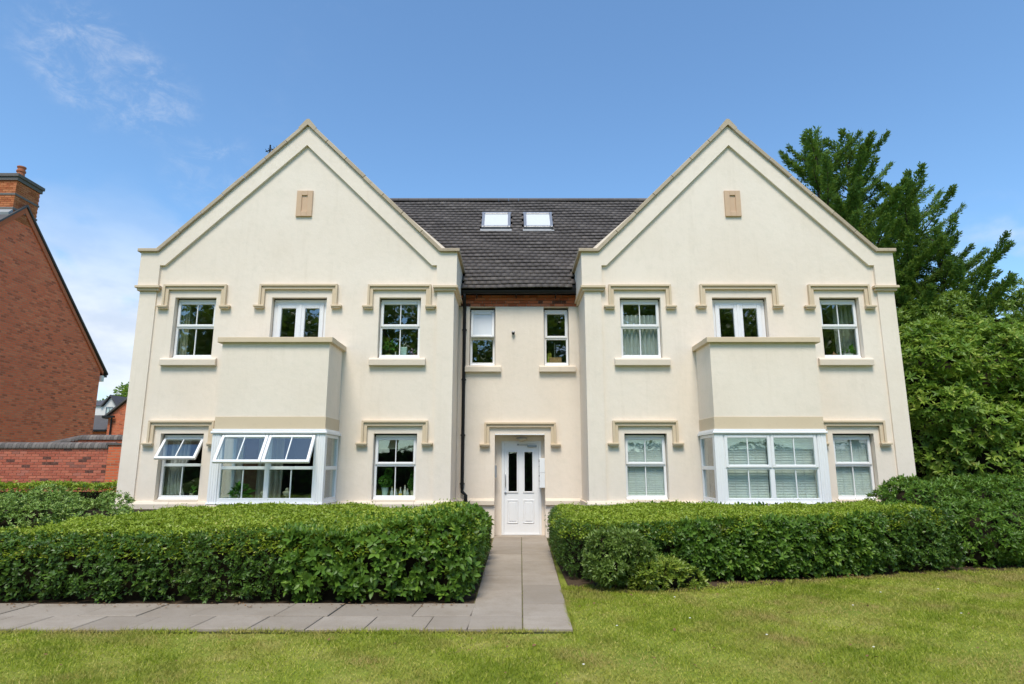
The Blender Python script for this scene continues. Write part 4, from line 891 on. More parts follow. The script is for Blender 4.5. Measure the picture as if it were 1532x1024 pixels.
t = stand('houseplant', 'small pale succulent in a low dish on the bay sill', 'plant', (-3.98, yb_, zb_)); pot((-3.98, yb_, zb_), .06, .045, 'white_ceramic', t); bushy((-3.98, yb_, zb_ + .07), .05, .07, 26, .09, 'pot_leaf', t)

# ------------------------------------------------------------------ garden wall and neighbouring houses
gwl = tag(empty('garden_wall', (-13, 18.1, 0)), 'red brick garden wall with a dark coping beside the cream building', 'wall')
b = MB(); b.box(-19, -10.6, 18.012, 18.22, -.1, 2.06); b.build('wall_core', 'mortar', gwl, (-13, 18.1, 0))
me_ = MB(); me_.cbox(-.1075, .1075, 0, .06, 0, .065, .003); o = me_.build('brick', 'wall_brick', gwl, (0, 0, 0)); wb_full = o.data; bpy.data.objects.remove(o)
rest = MB()
for r_ in range(27):
    z = .03 + r_ * .075; off = .1125 if r_ % 2 else 0; k = 0; x = -18.95 + off
    while x < -10.75:
        yj = 18.0 + random.uniform(-.003, .003)
        if z > .93 and -14.75 < x < -10.8: share('brick', wb_full, gwl, (x + .1075, yj, z), (0, 0, random.gauss(0, .006)))
        else: rest.cbox(x, x + .215, yj, yj + .06, z, z + .065, .003, random.random())
        x += .225
tag(rest.build('more_bricks', 'wall_brick', gwl, (-13, 18, 0), tone=True), kind='stuff')
x = -18.95
while x < -11.35:                                                                            # half-round coping bricks
    b = MB(); q = [(18.11 + .15 * math.cos(a), 2.075 + .03 + .13 * max(0, math.sin(a))) for a in [R(180 * k / 6) for k in range(7)]]; q = [(18.26, 2.062), *q, (17.96, 2.062)]; b.prism(q, 'x', x + .003, x + .105); b.build('coping_brick', 'blue_brick', gwl, (x, 18.1, 2.07 + random.uniform(-.004, .004))); x += .11
b = MB(); b.box(-11.36, -10.7, 17.93, 18.25, -.1, 2.14); b.build('pier', 'house_brick_front_dimmed', gwl, (-11, 18, 0))
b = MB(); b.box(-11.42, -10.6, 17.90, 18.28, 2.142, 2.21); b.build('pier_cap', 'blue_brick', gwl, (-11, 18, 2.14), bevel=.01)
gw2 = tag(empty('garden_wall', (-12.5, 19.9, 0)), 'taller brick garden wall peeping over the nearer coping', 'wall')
b = MB(); b.box(-13.6, -10.4, 19.8, 20.02, -.1, 2.36); b.build('wall', 'house_brick_front_dimmed', gw2, (-12.5, 19.9, 0))
x = -14.6
while x < -10.5:
    zr = 2.37 + min(0, (x + 13.5) * .22); b = MB(); q = [(19.91 + .15 * math.cos(a), zr + .03 + .13 * max(0, math.sin(a))) for a in [R(180 * k / 6) for k in range(7)]]; q = [(20.06, zr), *q, (19.76, zr)]; b.prism(q, 'x', x + .003, x + .105); b.build('coping_brick', 'blue_brick', gw2, (x, 19.9, zr)); x += .11
b = MB(); b.prism([(-14.6, -.1), (-13.602, -.1), (-13.602, 2.355), (-14.6, 2.12)], 'y', 19.801, 20.019); b.build('wall_ramp', 'house_brick_front_dimmed', gw2, (-14, 19.9, 0))

hx = -17.3
hs = tag(empty('brick_house', (-22, 21, 0)), 'tall red brick house end with a chimney, behind the garden wall', 'house')
b = MB(); b.prism([(15.75, -.1), (26.15, -.1), (26.15, 5.55), (20.98, 10.50), (15.75, 5.55)], 'x', hx - .3, hx); b.build('gable_wall', 'house_brick_gable_lightened', hs, (hx, 21, 0))
b = MB(); b.box(-28, hx - .302, 15.75, 16.05, -.1, 5.5); b.build('wall', 'house_brick_front_dimmed', hs, (-22, 16, 0))
b = MB(); b.box(-28, hx - .302, 25.85, 26.15, -.1, 5.5); b.build('wall', 'house_brick_front_dimmed', hs, (-22, 26, 0))
for s in (-1, 1):
    b = MB(); ye = 20.98 + s * 5.55; q = [(20.98, 10.60), (ye, 10.60 - 5.55 * .945), (ye, 10.60 - 5.55 * .945 + .07), (20.98, 10.68)]; b.prism(q if s < 0 else q[::-1], 'x', -28, hx + .10); b.build('roof', 'slate', hs, (-22, 21, 8))
    b = MB(); q = [(20.98, 10.36), (ye - s * .25, 10.36 - 5.3 * .945), (ye - s * .25, 10.50 - 5.3 * .945), (20.98, 10.58)]; b.prism(q if s < 0 else q[::-1], 'x', hx + .001, hx + .05); b.build('verge_course', 'red_brick', hs, (hx, 21, 8))
b = MB(); b.box(-28, hx + .05, 26.42, 26.54, 5.26, 5.36); b.build('gutter', 'black_pvc', hs, (-22, 26.5, 5.3))
b = MB(); b.box(hx - .3, hx + .09, 26.152, 26.30, 5.05, 5.30); b.build('corbel', 'white_render', hs, (hx, 26.2, 5.1))
b = MB()
b.box(hx - 1.0, hx + .004, 20.46, 21.54, 9.9, 11.35); ch = b.build('chimney', 'house_brick_gable_lightened', hs, (hx - .5, 21, 10))
b = MB(); b.box(hx - 1.06, hx + .06, 20.40, 21.60, 11.352, 11.48); b.box(hx - 1.1, hx + .10, 20.36, 21.64, 11.481, 11.60); b.build('chimney_cap', 'blue_brick', ch, (hx - .5, 21, 11.4), bevel=.01)
for zz in (10.30, 10.82): b = MB(); b.box(hx - 1.03, hx + .03, 20.43, 21.57, zz, zz + .07); b.build('string_course', 'blue_brick', ch, (hx - .5, 21, zz))
rest = MB()
for r_ in range(18):                                                                           # brick faces of the stack
    z = 9.97 + r_ * .076
    if z > 11.28: break
    for k in range(5):
        y = 20.45 + k * .2255 - (.11 if r_ % 2 else 0)
        a, e = max(20.45, y), min(21.545, y + .215)
        if e - a > .04: rest.box(hx + .0045, hx + .014, a, e, z, z + .065, random.random())
        x = hx - 1.0 + k * .2255 - (.11 if r_ % 2 else 0); a, e = max(hx - 1.0, x), min(hx + .01, x + .215)
        if e - a > .04: rest.box(a, e, 20.448, 20.4595, z, z + .065, random.random())
tag(rest.build('chimney_bricks', 'chimney_brick', ch, (hx - .5, 21, 10), tone=True), kind='stuff')
b = MB(); b.lathe((hx - .32, 20.95, 11.60), [(.15, 0), (.13, .05), (.12, .30), (.145, .31), (.145, .36), (.12, .37), (.115, .46), (.14, .47), (.14, .51), (.11, .52)], 16); b.build('chimney_pot', 'clay_pot', ch, (hx - .32, 20.95, 11.6))
b = MB(); b.prism([(20.30, 10.02), (20.455, 10.17), (20.455, 10.30), (20.28, 10.12)], 'x', hx - 1.05, hx + .03); b.build('flashing', 'lead', ch, (hx, 20.4, 10.1))

fh = tag(empty('white_house', (-27, 42, 0)), 'distant white gabled house with a small window beyond the garden walls', 'house')
b = MB(); b.box(-27.6, -25.15, 40.0, 47, 2.0, 5.30); b.prism([(-25.95, 5.30), (-25.15, 5.30), (-25.55, 5.86)], 'y', 40.0, 40.3); b.build('wall', 'white_render', fh, (-27, 42, 0))
b = MB(); b.prism([(-26.05, 5.26), (-25.55, 5.93), (-25.55, 6.02), (-26.12, 5.30)], 'y', 39.85, 47); b.prism([(-25.05, 5.20), (-24.98, 5.24), (-25.55, 6.02), (-25.55, 5.93)], 'y', 39.85, 47); b.prism([(39.9, 5.32), (43.5, 6.1), (47, 5.32)], 'x', -28, -25.95); b.build('roof', 'slate', fh, (-27, 42, 5.3))
b = MB(); frame_boxes(b, -25.80, -25.35, 4.75, 5.25, 39.96, 40.02, .05); b.box(-25.59, -25.56, 39.97, 40.01, 4.8, 5.2); fw = b.build('window', 'grey_metal', fh, (-25.6, 40, 4.8)); b = MB(); b.box(-25.75, -25.40, 39.985, 39.992, 4.8, 5.2); b.build('pane', 'glass', fw, (-25.6, 40, 4.8))
b = MB(); b.prism([(38.2, 3.72), (40.0, 4.72), (40.0, 4.62), (38.25, 3.62)], 'x', -28, -24.42); b.build('lean_to_roof', 'slate', fh, (-27, 39, 4))
b = MB(); b.box(-28, -24.45, 38.32, 39.9, -.1, 3.60); b.build('lean_to_wall', 'house_brick_front_dimmed', fh, (-27, 39, 0)); b = MB(); b.box(-28, -24.42, 38.12, 38.22, 3.60, 3.70); b.build('gutter', 'black_pvc', fh, (-27, 38.2, 3.6))
rh = tag(empty('brick_house', (-22, 39, 0)), 'distant red brick gable end with a black downpipe', 'house')
b = MB(); b.prism([(-24.3, -.1), (-18.0, -.1), (-18, 4.50), (-21.15, 7.30), (-24.3, 4.50)], 'y', 38.0, 38.3); b.build('wall', 'house_brick_front_dimmed', rh, (-23, 38, 0)); b = MB(); b.box(-24.28, -24.0, 38.31, 46, -.1, 4.4); b.build('wall', 'house_brick_gable_lightened', rh, (-25, 42, 0))
b = MB(); b.prism([(-24.55, 4.36), (-21.15, 7.36), (-21.15, 7.50), (-24.6, 4.44)], 'y', 37.85, 46); b.prism([(-17.75, 4.36), (-17.7, 4.44), (-21.15, 7.50), (-21.15, 7.36)], 'y', 37.85, 46); b.build('roof', 'slate', rh, (-23, 42, 5))
b = MB(); b.box(-24.55, -23.85, 37.75, 37.9, 4.40, 4.52); b.build('gutter', 'black_pvc', rh, (-25.4, 37.8, 4.6)); b = MB(); b.tube([(-24.05, 37.92, 4.4), (-24.05, 37.92, .0)], .05, 8); b.build('downpipe', 'black_pvc', rh, (-25.2, 37.9, 0))

# ------------------------------------------------------------------ hedges and shrubs
def in_poly(x, y, poly):
    c = np.zeros(len(x), bool); n = len(poly)
    for i in range(n):
        (xa, ya), (xb, yb) = poly[i], poly[(i + 1) % n]
        k = ((ya > y) != (yb > y)) & (x < (xb - xa) * (y - ya) / (yb - ya + 1e-12) + xa); c ^= k
    return c
def edge_dist(x, y, poly):
    d = np.full(len(x), 9.)
    for i in range(len(poly)):
        a, b_ = np.array(poly[i]), np.array(poly[(i + 1) % len(poly)]); v = b_ - a; t = np.clip(((x - a[0]) * v[0] + (y - a[1]) * v[1]) / (v @ v), 0, 1)
        d = np.minimum(d, np.hypot(x - a[0] - t * v[0], y - a[1] - t * v[1]))
    return d
def hedge(poly, h, label, top_n, side_n, top_mat, side_fn, round_r=.14, top_L=.045, seed=1., cat='hedge', name='hedge'):
    """clipped hedge on a footprint (counter-clockwise): twiggy core darkened as shade, leaf skin on top and sides"""
    cxy = np.mean(poly, 0); root = tag(empty(name, (cxy[0], cxy[1], 0)), label, cat); org = (cxy[0], cxy[1], 0)
    P_ = np.array(poly, float); n = len(P_); off = []
    for i in range(n):
        e1 = P_[i] - P_[i - 1]; e2 = P_[(i + 1) % n] - P_[i]; n1 = np.array((-e1[1], e1[0])) / np.hypot(*e1); n2 = np.array((-e2[1], e2[0])) / np.hypot(*e2); m = n1 + n2; m /= max(.3, m @ m / 2); off.append(P_[i] + m * .25)
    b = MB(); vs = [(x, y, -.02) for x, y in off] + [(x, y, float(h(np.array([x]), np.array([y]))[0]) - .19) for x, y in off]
    b.add(vs, [(i, (i + 1) % n, n + (i + 1) % n, n + i) for i in range(n)] + [tuple(range(n, 2 * n))]); b.build('branches', 'shaded_twig_core', root, org)  # solid core behind the leaves, shade put into its colour
    # top
    lo, hi = P_.min(0), P_.max(0); area = (hi - lo).prod()
    x = rng.uniform(lo[0], hi[0], top_n * 3); y = rng.uniform(lo[1], hi[1], top_n * 3); k = in_poly(x, y, poly); x, y = x[k][:top_n], y[k][:top_n]
    d = edge_dist(x, y, poly); z = h(x, y) - round_r * np.clip(1 - d / round_r, 0, 1) ** 2 - np.abs(rng.normal(0, .022, len(x)))
    Q = np.stack([x, y, z], 1); Q[:, 2] += +.050 * lumps(Q, 2.1, seed) + .024 * lumps(Q, 9., seed) + np.where(rng.random(len(x)) < .015, rng.uniform(.02, .08, len(x)), 0)
    N = unit(np.stack([rng.normal(0, .55, len(x)), rng.normal(0, .55, len(x)), np.ones(len(x))], 1)); D = unit(np.stack([rng.normal(size=len(x)), rng.normal(size=len(x)), rng.normal(.35, .4, len(x))], 1))
    tn = np.clip(rng.normal(.5, .22, len(x)) + .25 * lumps(Q, 1.3, seed + 3), 0, 1)
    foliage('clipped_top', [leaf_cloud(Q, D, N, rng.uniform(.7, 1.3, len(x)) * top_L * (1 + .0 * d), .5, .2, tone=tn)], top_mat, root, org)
    # sides
    el = np.hypot(*(np.roll(P_, -1, 0) - P_).T); i = rng.choice(n, side_n, p=el / el.sum()); t = rng.random(side_n)
    a = P_[i]; v = np.roll(P_, -1, 0)[i] - a; nrm = np.stack([v[:, 1], -v[:, 0]], 1) / el[i][:, None]
    xy = a + v * t[:, None]; hh = h(xy[:, 0], xy[:, 1]); z = .02 + (hh - .03) * rng.random(side_n) ** .9
    Q = np.stack([xy[:, 0], xy[:, 1], z], 1); bul = .05 * lumps(Q, 2.6, seed) + .045 * lumps(Q, 7., seed + 2) - np.abs(rng.normal(0, .075, side_n)) + np.where(rng.random(side_n) < .06, rng.uniform(0, .07, side_n), 0)
    bul -= .10 * np.clip(1 - z / .22, 0, 1) + round_r * .55 * np.clip(1 - (hh - z) / round_r, 0, 1) ** 2
    Q[:, :2] += nrm * bul[:, None]; O = unit(np.stack([nrm[:, 0], nrm[:, 1], np.full(side_n, .45)], 1) + rng.normal(0, .45, (side_n, 3)))
    keep = (lumps(Q, 6.3, seed + 5) > -.30) | (rng.random(side_n) < .30) | (hh - z < .12); Q, O, hh = Q[keep], O[keep], hh[keep]
    side_fn(Q, O, root, org, hh)
    return root
# left hedge: small-leaved at one end turning to laurel by the path
def h_left(x, y): return .80 + .045 * np.clip((y - 8) / 4, 0, 1) + .24 * np.clip(1.25 - np.hypot(x + .75, (y - 8.9) * .6) / 1.0, 0, 1) ** .8 + .05 * np.exp(-((x + 4.6) / 1.0) ** 2) * np.clip((y - 8) / 3, 0, 1) - .05 * np.exp(-((x + 2.3) / .7) ** 2) + .03 * np.sin(x * 1.7) - .04 * np.clip((-5.2 - x), 0, 1)
polyL = [(-10, 7.82), (-.62, 7.80), (-.46, 8.0), (-.44, 11.9), (-.7, 12.25), (-5.3, 12.2), (-6.2, 11.5), (-6.5, 9.6), (-6.45, 8.55), (-10, 8.45)]
def side_left(Q, O, root, org, hh):
    mixv = Q[:, 0] + .7 * lumps(Q, 1.2, 4.)
    la = mixv > -2.6; ye = (~la) & (mixv > -4.4) & (rng.random(len(Q)) < .7); sm = ~(la | ye)
    q = la & (rng.random(len(Q)) < .40); foliage('foliage', [rosettes(Q[q], O[q], rng.uniform(.06, .115, q.sum()), 6, 1.0, wid=.42, rich=True, droop=.10)], 'laurel_leaf', root, org)
    n = ye.sum(); foliage('foliage', [rosettes(Q[ye], O[ye], rng.uniform(.036, .066, n), 6, .8, wid=.34)], 'shaded_hedge_leaf', root, org)
    n = sm.sum(); foliage('foliage', [rosettes(Q[sm], O[sm], rng.uniform(.034, .066, n), 5, 1.0, wid=.5)], 'shaded_hedge_leaf', root, org)
    # young shoots along the laurel top
    n = 620; x = rng.uniform(-2.9, -.52, n); y = rng.uniform(7.85, 10.8, n); y = np.where(rng.random(n) < .6, rng.uniform(7.83, 8.5, n), y); S_ = np.stack([x, y, h_left(x, y) - rng.uniform(.01, .06, n)], 1)
    foliage('shoots', [rosettes(S_, np.stack([rng.normal(0, .35, n), rng.normal(-.15, .35, n), np.ones(n)], 1), rng.uniform(.06, .105, n), 6, .65, wid=.34, rich=True, droop=.12)], 'laurel_leaf', root, org)
hedge(polyL, h_left, 'broad clipped green hedge between the slab path and the open bay', 125000, 20000, 'lit_hedge_tip', side_left, seed=1., round_r=.26)
# right hedge
def h_right(x, y): return .775 + .02 * np.clip(x - 1, 0, 6) + .03 * np.clip((y - 9) / 3, 0, 1) + .02 * np.sin(x * 2.1 + 1)
polyR = [(.72, 9.45), (1.0, 9.18), (2.3, 9.12), (4.2, 9.42), (6.0, 9.92), (6.95, 10.15), (7.05, 10.9), (6.5, 11.9), (3.6, 12.15), (2.6, 12.9), (.80, 12.9), (.66, 11.5)]
def side_right(Q, O, root, org, hh):
    mixv = Q[:, 0] + .5 * lumps(Q, 1.4, 9.); fine = mixv < 1.55; big = (mixv >= 2.6) & (mixv < 5.2) & (rng.random(len(Q)) < .55); sm = ~(fine | big)
    n = fine.sum(); foliage('foliage', [rosettes(Q[fine], O[fine], rng.uniform(.022, .04, n), 6, .9, wid=.34)], 'shaded_hedge_leaf', root, org)
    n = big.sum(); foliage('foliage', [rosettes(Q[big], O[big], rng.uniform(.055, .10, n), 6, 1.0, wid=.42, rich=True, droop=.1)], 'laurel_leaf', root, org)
    n = sm.sum(); foliage('foliage', [rosettes(Q[sm], O[sm], rng.uniform(.036, .066, n), 6, .95, wid=.45)], 'shaded_hedge_leaf', root, org)
    n = 260; x = rng.uniform(3.2, 6.6, n); y = np.interp(x, [3, 4.2, 6, 7], [9.3, 9.45, 9.95, 10.2]) + np.abs(rng.normal(0, .9, n)); S_ = np.stack([x, y, h_right(x, y) - rng.uniform(.0, .06, n)], 1)
    foliage('shoots', [rosettes(S_, np.stack([rng.normal(0, .35, n), rng.normal(-.1, .35, n), np.ones(n)], 1), rng.uniform(.05, .09, n), 5, .6, wid=.32)], 'lit_hedge_tip', root, org)
hedge(polyR, h_right, 'long clipped hedge below the blinds with a flat pale green top', 95000, 20000, 'lit_hedge_tip', side_right, seed=6., top_L=.040, round_r=.20)

def mound(name, label, cat, blobs, n, leaf, mat, k=6, spread=1.0, seed=1., rich=False, lo=0.02, core=.76, up=.35, rough=.16, group=None, lobe=1.5, sub=0, subr=(.3, .6)):
    """loose shrub: ellipsoid lobes (cx,cy,cz,rx,ry,rz) covered by whorls of leaves"""
    bl = np.array(blobs, float); nb0 = len(bl); base = (bl[:, 0].mean(), bl[:, 1].mean(), 0); root = tag(empty(name, base), label, cat, group)
    if sub:                                                                                   # smaller clumps bulging from the main lobes
        ar = bl[:, 3] * bl[:, 5]; i = rng.choice(nb0, sub, p=ar / ar.sum()); d = unit(rng.normal(size=(sub, 3))); d[:, 2] = np.where(rng.random(sub) < .75, np.abs(d[:, 2]), d[:, 2]); d[:, 1] = np.where(rng.random(sub) < .7, -np.abs(d[:, 1]), d[:, 1])
        rr = rng.uniform(*subr, sub); cc = bl[i, :3] + d * bl[i, 3:6] * .93; cc[:, 2] = np.maximum(cc[:, 2], rr * .6)
        bl = np.concatenate([bl, np.stack([cc[:, 0], cc[:, 1], cc[:, 2], rr, rr, rr * .75], 1)])
    b = MB()
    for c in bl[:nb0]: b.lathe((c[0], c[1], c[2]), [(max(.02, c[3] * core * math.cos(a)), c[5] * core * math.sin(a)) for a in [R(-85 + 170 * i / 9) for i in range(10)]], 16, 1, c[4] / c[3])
    b.v = [(x, y, max(z, -.02)) for x, y, z in b.v]; b.build('branches', 'shaded_twig_core', root, base)  # solid lobes behind the whorls, coloured dark like inner shade
    ar = bl[:, 3] * bl[:, 4] + bl[:, 4] * bl[:, 5] + bl[:, 3] * bl[:, 5]; i = rng.choice(len(bl), n, p=ar / ar.sum()); d = unit(rng.normal(size=(n, 3))); c = bl[i]
    r_ = 1 + rough * lumps(d * c[:, 3:6] + c[:, :3], lobe, seed) + .5 * rough * lumps(d * c[:, 3:6], lobe * 3.1, seed + 1) - np.abs(rng.normal(0, .06, n))
    Q = c[:, :3] + d * c[:, 3:6] * r_[:, None]; keep = Q[:, 2] > lo
    for q in bl: keep &= (((Q - q[:3]) / q[3:6]) ** 2).sum(1) > .55
    Q, d = Q[keep], d[keep] / c[keep][:, 3:6]; O = unit(unit(d) + np.array((0, 0, up)) + rng.normal(0, .35, (len(Q), 3)))
    foliage('foliage', [rosettes(Q, O, rng.uniform(.7, 1.15, len(Q)) * leaf, k, spread, wid=.36, rich=rich, droop=.08)], mat, root, base)
    return root
r_ = mound('shrub', 'rounded dark shrub at the hedge corner by the path', 'shrub', [(1.40, 8.84, .34, .46, .32, .34), (1.30, 8.86, .46, .30, .24, .22)], 3000, .07, 'shrub_leaf', 6, .8, 3., lo=.08, rough=.25, sub=14, subr=(.12, .2))
b = MB()
for x, s in ((1.50, .05), (1.56, -.03), (1.36, .02)): b.tube([(x, 8.72, -.03), (x + s * .5, 8.70, .14), (x + s, 8.75, .34)], [.012, .010, .006], 6)
b.build('stem', 'bark', r_, (1.45, 8.75, 0))
mound('weed_clump', 'low yellow green weeds beside the dark corner shrub', 'plant', [(2.02, 8.88, .10, .34, .22, .20), (1.72, 8.74, .10, .26, .16, .18), (2.35, 8.98, .05, .24, .12, .11)], 1100, .075, 'yellow_leaf', 6, .9, 5., lo=.0, rough=.35, sub=8, subr=(.08, .14))
mound('laurel_hedge', 'taller loose laurel hedge against the far corner of the building', 'hedge', [(7.3, 11.7, .55, .95, .8, .80), (8.4, 12.0, .60, 1.1, 1.0, .76), (9.6, 12.2, .55, 1.3, 1.0, .78), (11.2, 12.8, .55, 1.4, 1.1, .82), (8.2, 11.1, .40, 1.2, .62, .60), (9.8, 11.35, .40, 1.4, .7, .65), (7.55, 10.85, .25, .6, .42, .42), (8.9, 10.98, .28, .9, .5, .48), (10.5, 11.45, .3, 1.2, .6, .5)], 28000, .085, 'laurel_leaf', 6, .9, 2., rough=.12, lo=.0, sub=60, subr=(.22, .42))
mound('shrub', 'pale speckled shrub beyond the hedge by the building corner', 'shrub', [(-7.25, 11.2, .45, .75, .8, .58), (-8.2, 11.0, .5, .95, .8, .62), (-9.4, 10.9, .5, 1.1, .8, .62), (-10.8, 11, .5, 1.2, .9, .66)], 13000, .065, 'olive_leaf', 6, .95, 8., rough=.10, lo=.0, core=.66, sub=40, subr=(.18, .32))
polyB = [(-20, 14.6), (-9.6, 14.9), (-9.2, 15.2), (-9.6, 16.2), (-20, 16.2)]
def side_b(Q, O, root, org, hh): foliage('foliage', [rosettes(Q, O, rng.uniform(.04, .07, len(Q)), 4, 1., wid=.5)], 'shaded_hedge_leaf', root, org)
hedge(polyB, lambda x, y: 1.14 + 0 * x, 'flat topped hedge at the foot of the brick garden wall', 26000, 6000, 'lit_hedge_tip', side_b, top_L=.07)
mound('rhododendron', 'huge glossy rhododendron bush beside the building end', 'bush', [(11.2, 16.3, 2.1, 1.9, 1.8, 2.3), (10.6, 16.4, 3.6, 1.35, 1.4, 1.35), (12.6, 16.5, 3.3, 1.7, 1.6, 2.0), (13.9, 16.8, 2.6, 2.0, 1.8, 2.6), (12.2, 15.6, 1.6, 2.2, 1.2, 1.7), (15.8, 17.2, 2.8, 2.0, 1.8, 2.6)], 33000, .16, 'rhodo_leaf', 7, 1.08, 4., rich=False, rough=.16, lo=.1, up=.5, sub=90, subr=(.35, .75))
mound('broadleaf_shrub', 'tall leafy shrub mass rising behind the rhododendron', 'shrub', [(14.2, 20.5, 5.0, 2.2, 1.8, 2.0), (16.8, 20.5, 5.2, 2.3, 1.8, 2.1), (15.5, 20.8, 3.2, 3.6, 1.9, 3.0), (19.4, 21, 5.0, 2.4, 1.8, 2.4), (12.4, 20.6, 4.2, 1.8, 1.5, 1.9)], 21000, .16, 'tree_leaf', 6, 1.0, 7., rough=.14, lo=.2, core=.62, sub=50, subr=(.4, .8))

# ------------------------------------------------------------------ trees
def conifer(label, base, Ht, Rad, nb, seed, lean=(0, 0), group='conifers behind the building end', bare=.12):
    rg = np.random.default_rng(seed); root = tag(empty('conifer_tree', base), label, 'tree', group); bx, by, bz = base
    tk = [(bx + lean[0] * (k / 8) ** 1.5 + .10 * math.sin(k + seed), by + lean[1] * (k / 8) ** 1.5, bz + Ht * .96 * k / 8) for k in range(9)]
    b = MB(); b.tube(tk, [.26 * (1 - k / 8.6) + .012 for k in range(9)], 8); b.build('trunk', 'bark', root, base, smooth=True)
    T = np.array(tk); bb = MB(); Ps, Ds, Ns, Ls, Ts = [], [], [], [], []
    def plume(p0, az, Lb, e0, e1, wid):
        m = 12; ss = np.linspace(0, 1, m); el = e0 + (e1 - e0) * ss ** 1.3; az_ = az + rg.normal(0, .25) * ss
        st = np.stack([np.cos(az_) * np.cos(el), np.sin(az_) * np.cos(el), np.sin(el)], 1) * (Lb / (m - 1)); pts = p0 + np.concatenate([np.zeros((1, 3)), np.cumsum(st[:-1], 0)])
        bb.tube(pts[[0, 4, 8, 11]], [.016 + .011 * Lb, .012 + .006 * Lb, .010, .004], 4, False)
        n = int(Lb * 390 * (.5 + wid)); s = rg.random(n) ** .8 * .97 + .03; i = np.clip((s * (m - 1)).astype(int), 0, m - 2); f = (s * (m - 1) - i)[:, None]
        q = pts[i] * (1 - f) + pts[i + 1] * f; d = unit(st[i]); sd = unit(np.cross(d, np.array((0, 0, 1.)))); up = np.cross(sd, d)
        knots = .22 + .78 * np.abs(np.sin(s * Lb * 5.2 + rg.random() * 6))                      # side sprays come in tufts
        r_ = wid * (1 - s ** 1.1 * .93) * np.minimum(1, .35 + s * 4) * knots * rg.random(n) ** .55; a = rg.choice((0., math.pi), n) + rg.normal(0, .55, n)
        rad = sd * np.cos(a)[:, None] + up * np.sin(a)[:, None] * .7
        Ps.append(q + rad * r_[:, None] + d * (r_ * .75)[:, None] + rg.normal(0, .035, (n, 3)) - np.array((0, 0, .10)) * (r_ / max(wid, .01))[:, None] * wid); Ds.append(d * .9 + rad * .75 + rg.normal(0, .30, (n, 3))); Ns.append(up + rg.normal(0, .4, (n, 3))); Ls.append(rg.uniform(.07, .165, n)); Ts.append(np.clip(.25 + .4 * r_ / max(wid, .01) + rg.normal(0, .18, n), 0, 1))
    for i in range(nb):
        u = bare + (1 - bare) * ((i + rg.random()) / nb) ** .9
        p0 = np.array([np.interp(u * 8, range(9), T[:, j]) for j in range(3)]); Lb = (Rad * (1 - u) ** .70 + .55) * rg.choice((.6, .8, 1., 1.25)) * rg.uniform(.85, 1.15)
        plume(p0, i * 2.39996 + rg.normal(0, .5), Lb, R(rg.uniform(-4, 16) + 26 * u), R(rg.uniform(22, 46) + 18 * u), .17 + .085 * Lb)
    plume(T[7], 0., Ht * .96 / 8 + .6, R(86), R(84), .22)
    bb.build('branches', 'bark', root, base)
    Ps, Ds, Ns, Ls, Ts = (np.concatenate(a) for a in (Ps, Ds, Ns, Ls, Ts))
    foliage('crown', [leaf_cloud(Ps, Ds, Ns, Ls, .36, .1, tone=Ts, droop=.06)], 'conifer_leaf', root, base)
conifer('tallest upswept conifer just behind the gable rake', (11.4, 22.2, 0), 14.3, 4.4, 112, 3, (.3, 0))
conifer('second tall conifer with a pointed top behind the gable', (13.0, 22.6, 0), 14.4, 4.8, 112, 9, (.2, .2))
conifer('ragged conifer leaning away from the building', (14.2, 22.4, 0), 12.5, 4.6, 104, 14, (.9, .1))
conifer('shorter conifer with long sweeping boughs above the shrubs', (15.0, 21.8, 0), 10.0, 4.3, 96, 21, (.6, 0))
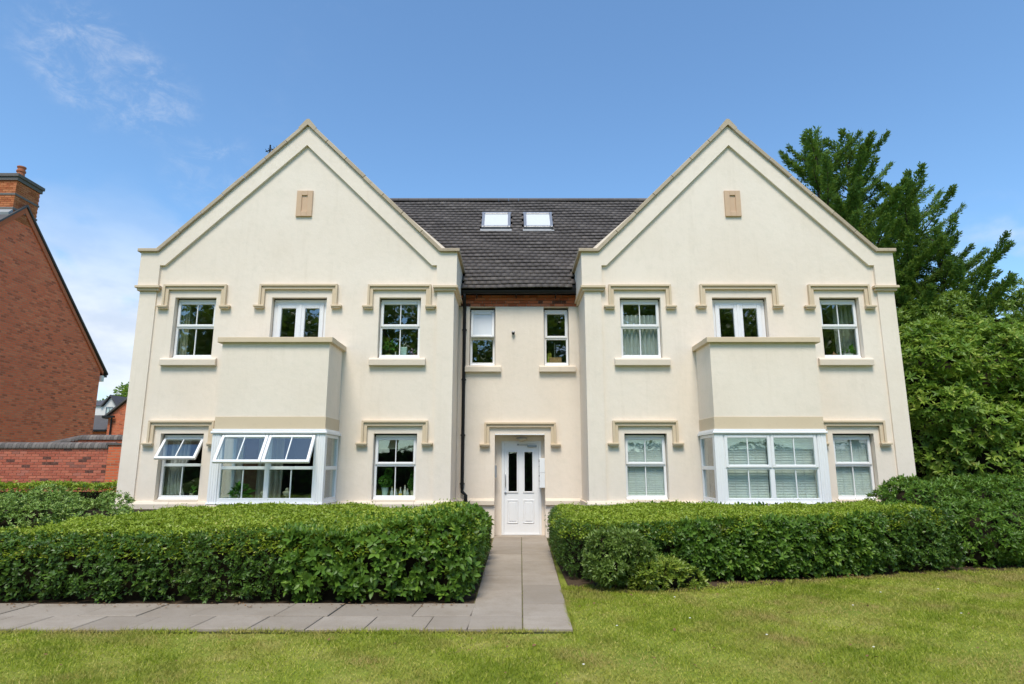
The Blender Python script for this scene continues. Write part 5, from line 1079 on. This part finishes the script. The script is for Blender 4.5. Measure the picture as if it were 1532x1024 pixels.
def broadleaf(label, base, Ht, Rc, nl, seed, leaf=.16, group=None, mat='tree_leaf', zc=.62):
    rg = np.random.default_rng(seed); root = tag(empty('broadleaf_tree', base), label, 'tree', group); bx, by, _ = base
    b = MB(); top = np.array((bx, by, Ht * zc)); b.tube([(bx, by, -.05), (bx + .1, by, Ht * .25), (bx, by + .1, Ht * .45), tuple(top)], [.045 * Ht ** .8, .035 * Ht ** .8, .026 * Ht ** .8, .012 * Ht ** .8], 9)
    cl_ = []
    for i in range(26):
        d = unit(rg.normal(size=(1, 3)))[0]; d[2] = d[2] * .8 + .1; e = top + d * np.array((Rc, Rc, Ht * .30)) * rg.uniform(.5, .92); cl_.append(e); s = np.array((bx, by, Ht * rg.uniform(.25, .55))); mid = (s + e) / 2 + rg.normal(0, .2, 3); b.tube([s, mid, e], [.012 * Ht ** .8, .008 * Ht ** .8, .004], 5, False)
    b.build('trunk', 'bark', root, base)
    cl_ = np.array(cl_); i = rg.integers(0, len(cl_), nl); d = unit(rg.normal(size=(nl, 3))); P = cl_[i] + d * (Rc * .40 * rg.random(nl) ** .4)[:, None] * np.array((1, 1, .75)) ; D = unit(d + rg.normal(0, .7, (nl, 3))); N = unit(rg.normal(0, .6, (nl, 3)) + np.array((0, 0, 1)))
    foliage('crown', [leaf_cloud(P, D, N, rg.uniform(.7, 1.3, nl) * leaf, .62, .15)], mat, root, base)
broadleaf('far green tree between the distant brick gable and the cream wall', (-33.2, 56, 0), 9.4, 3.0, 9000, 5, .26)
for k, (x, y, h_, rc, lab) in enumerate(((-17, -13, 15, 5.6, 'spreading tree across the lawn opposite the open bay'), (-8.0, -15.5, 15.5, 5.2, 'smaller tree across the lawn opposite the open bay'), (2.5, -14, 15.5, 5.2, 'tall tree across the lawn opposite the entrance'), (11.5, -14.5, 16.5, 5.6, 'tall tree across the lawn opposite the blinds'), (21, -12, 14, 5.6, 'broad tree across the lawn opposite the rhododendron'))):
    broadleaf(lab, (x, y, 0), h_, rc, 9000, 30 + k, .42, 'trees across the lawn', zc=.58)
polyF = [(-26, -12.5), (-26, -11), (26, -11), (26, -12.5)][::-1]
def side_f(Q, O, root, org, hh): foliage('foliage', [rosettes(Q, O, rng.uniform(.12, .2, len(Q)), 4, 1., wid=.5)], 'shaded_hedge_leaf', root, org)
hedge([(-26, -12.5), (26, -12.5), (26, -11), (-26, -11)], lambda x, y: 2.6 + .3 * np.sin(x), 'tall boundary hedge across the lawn', 5000, 9000, 'shaded_hedge_leaf', side_f, top_L=.16)
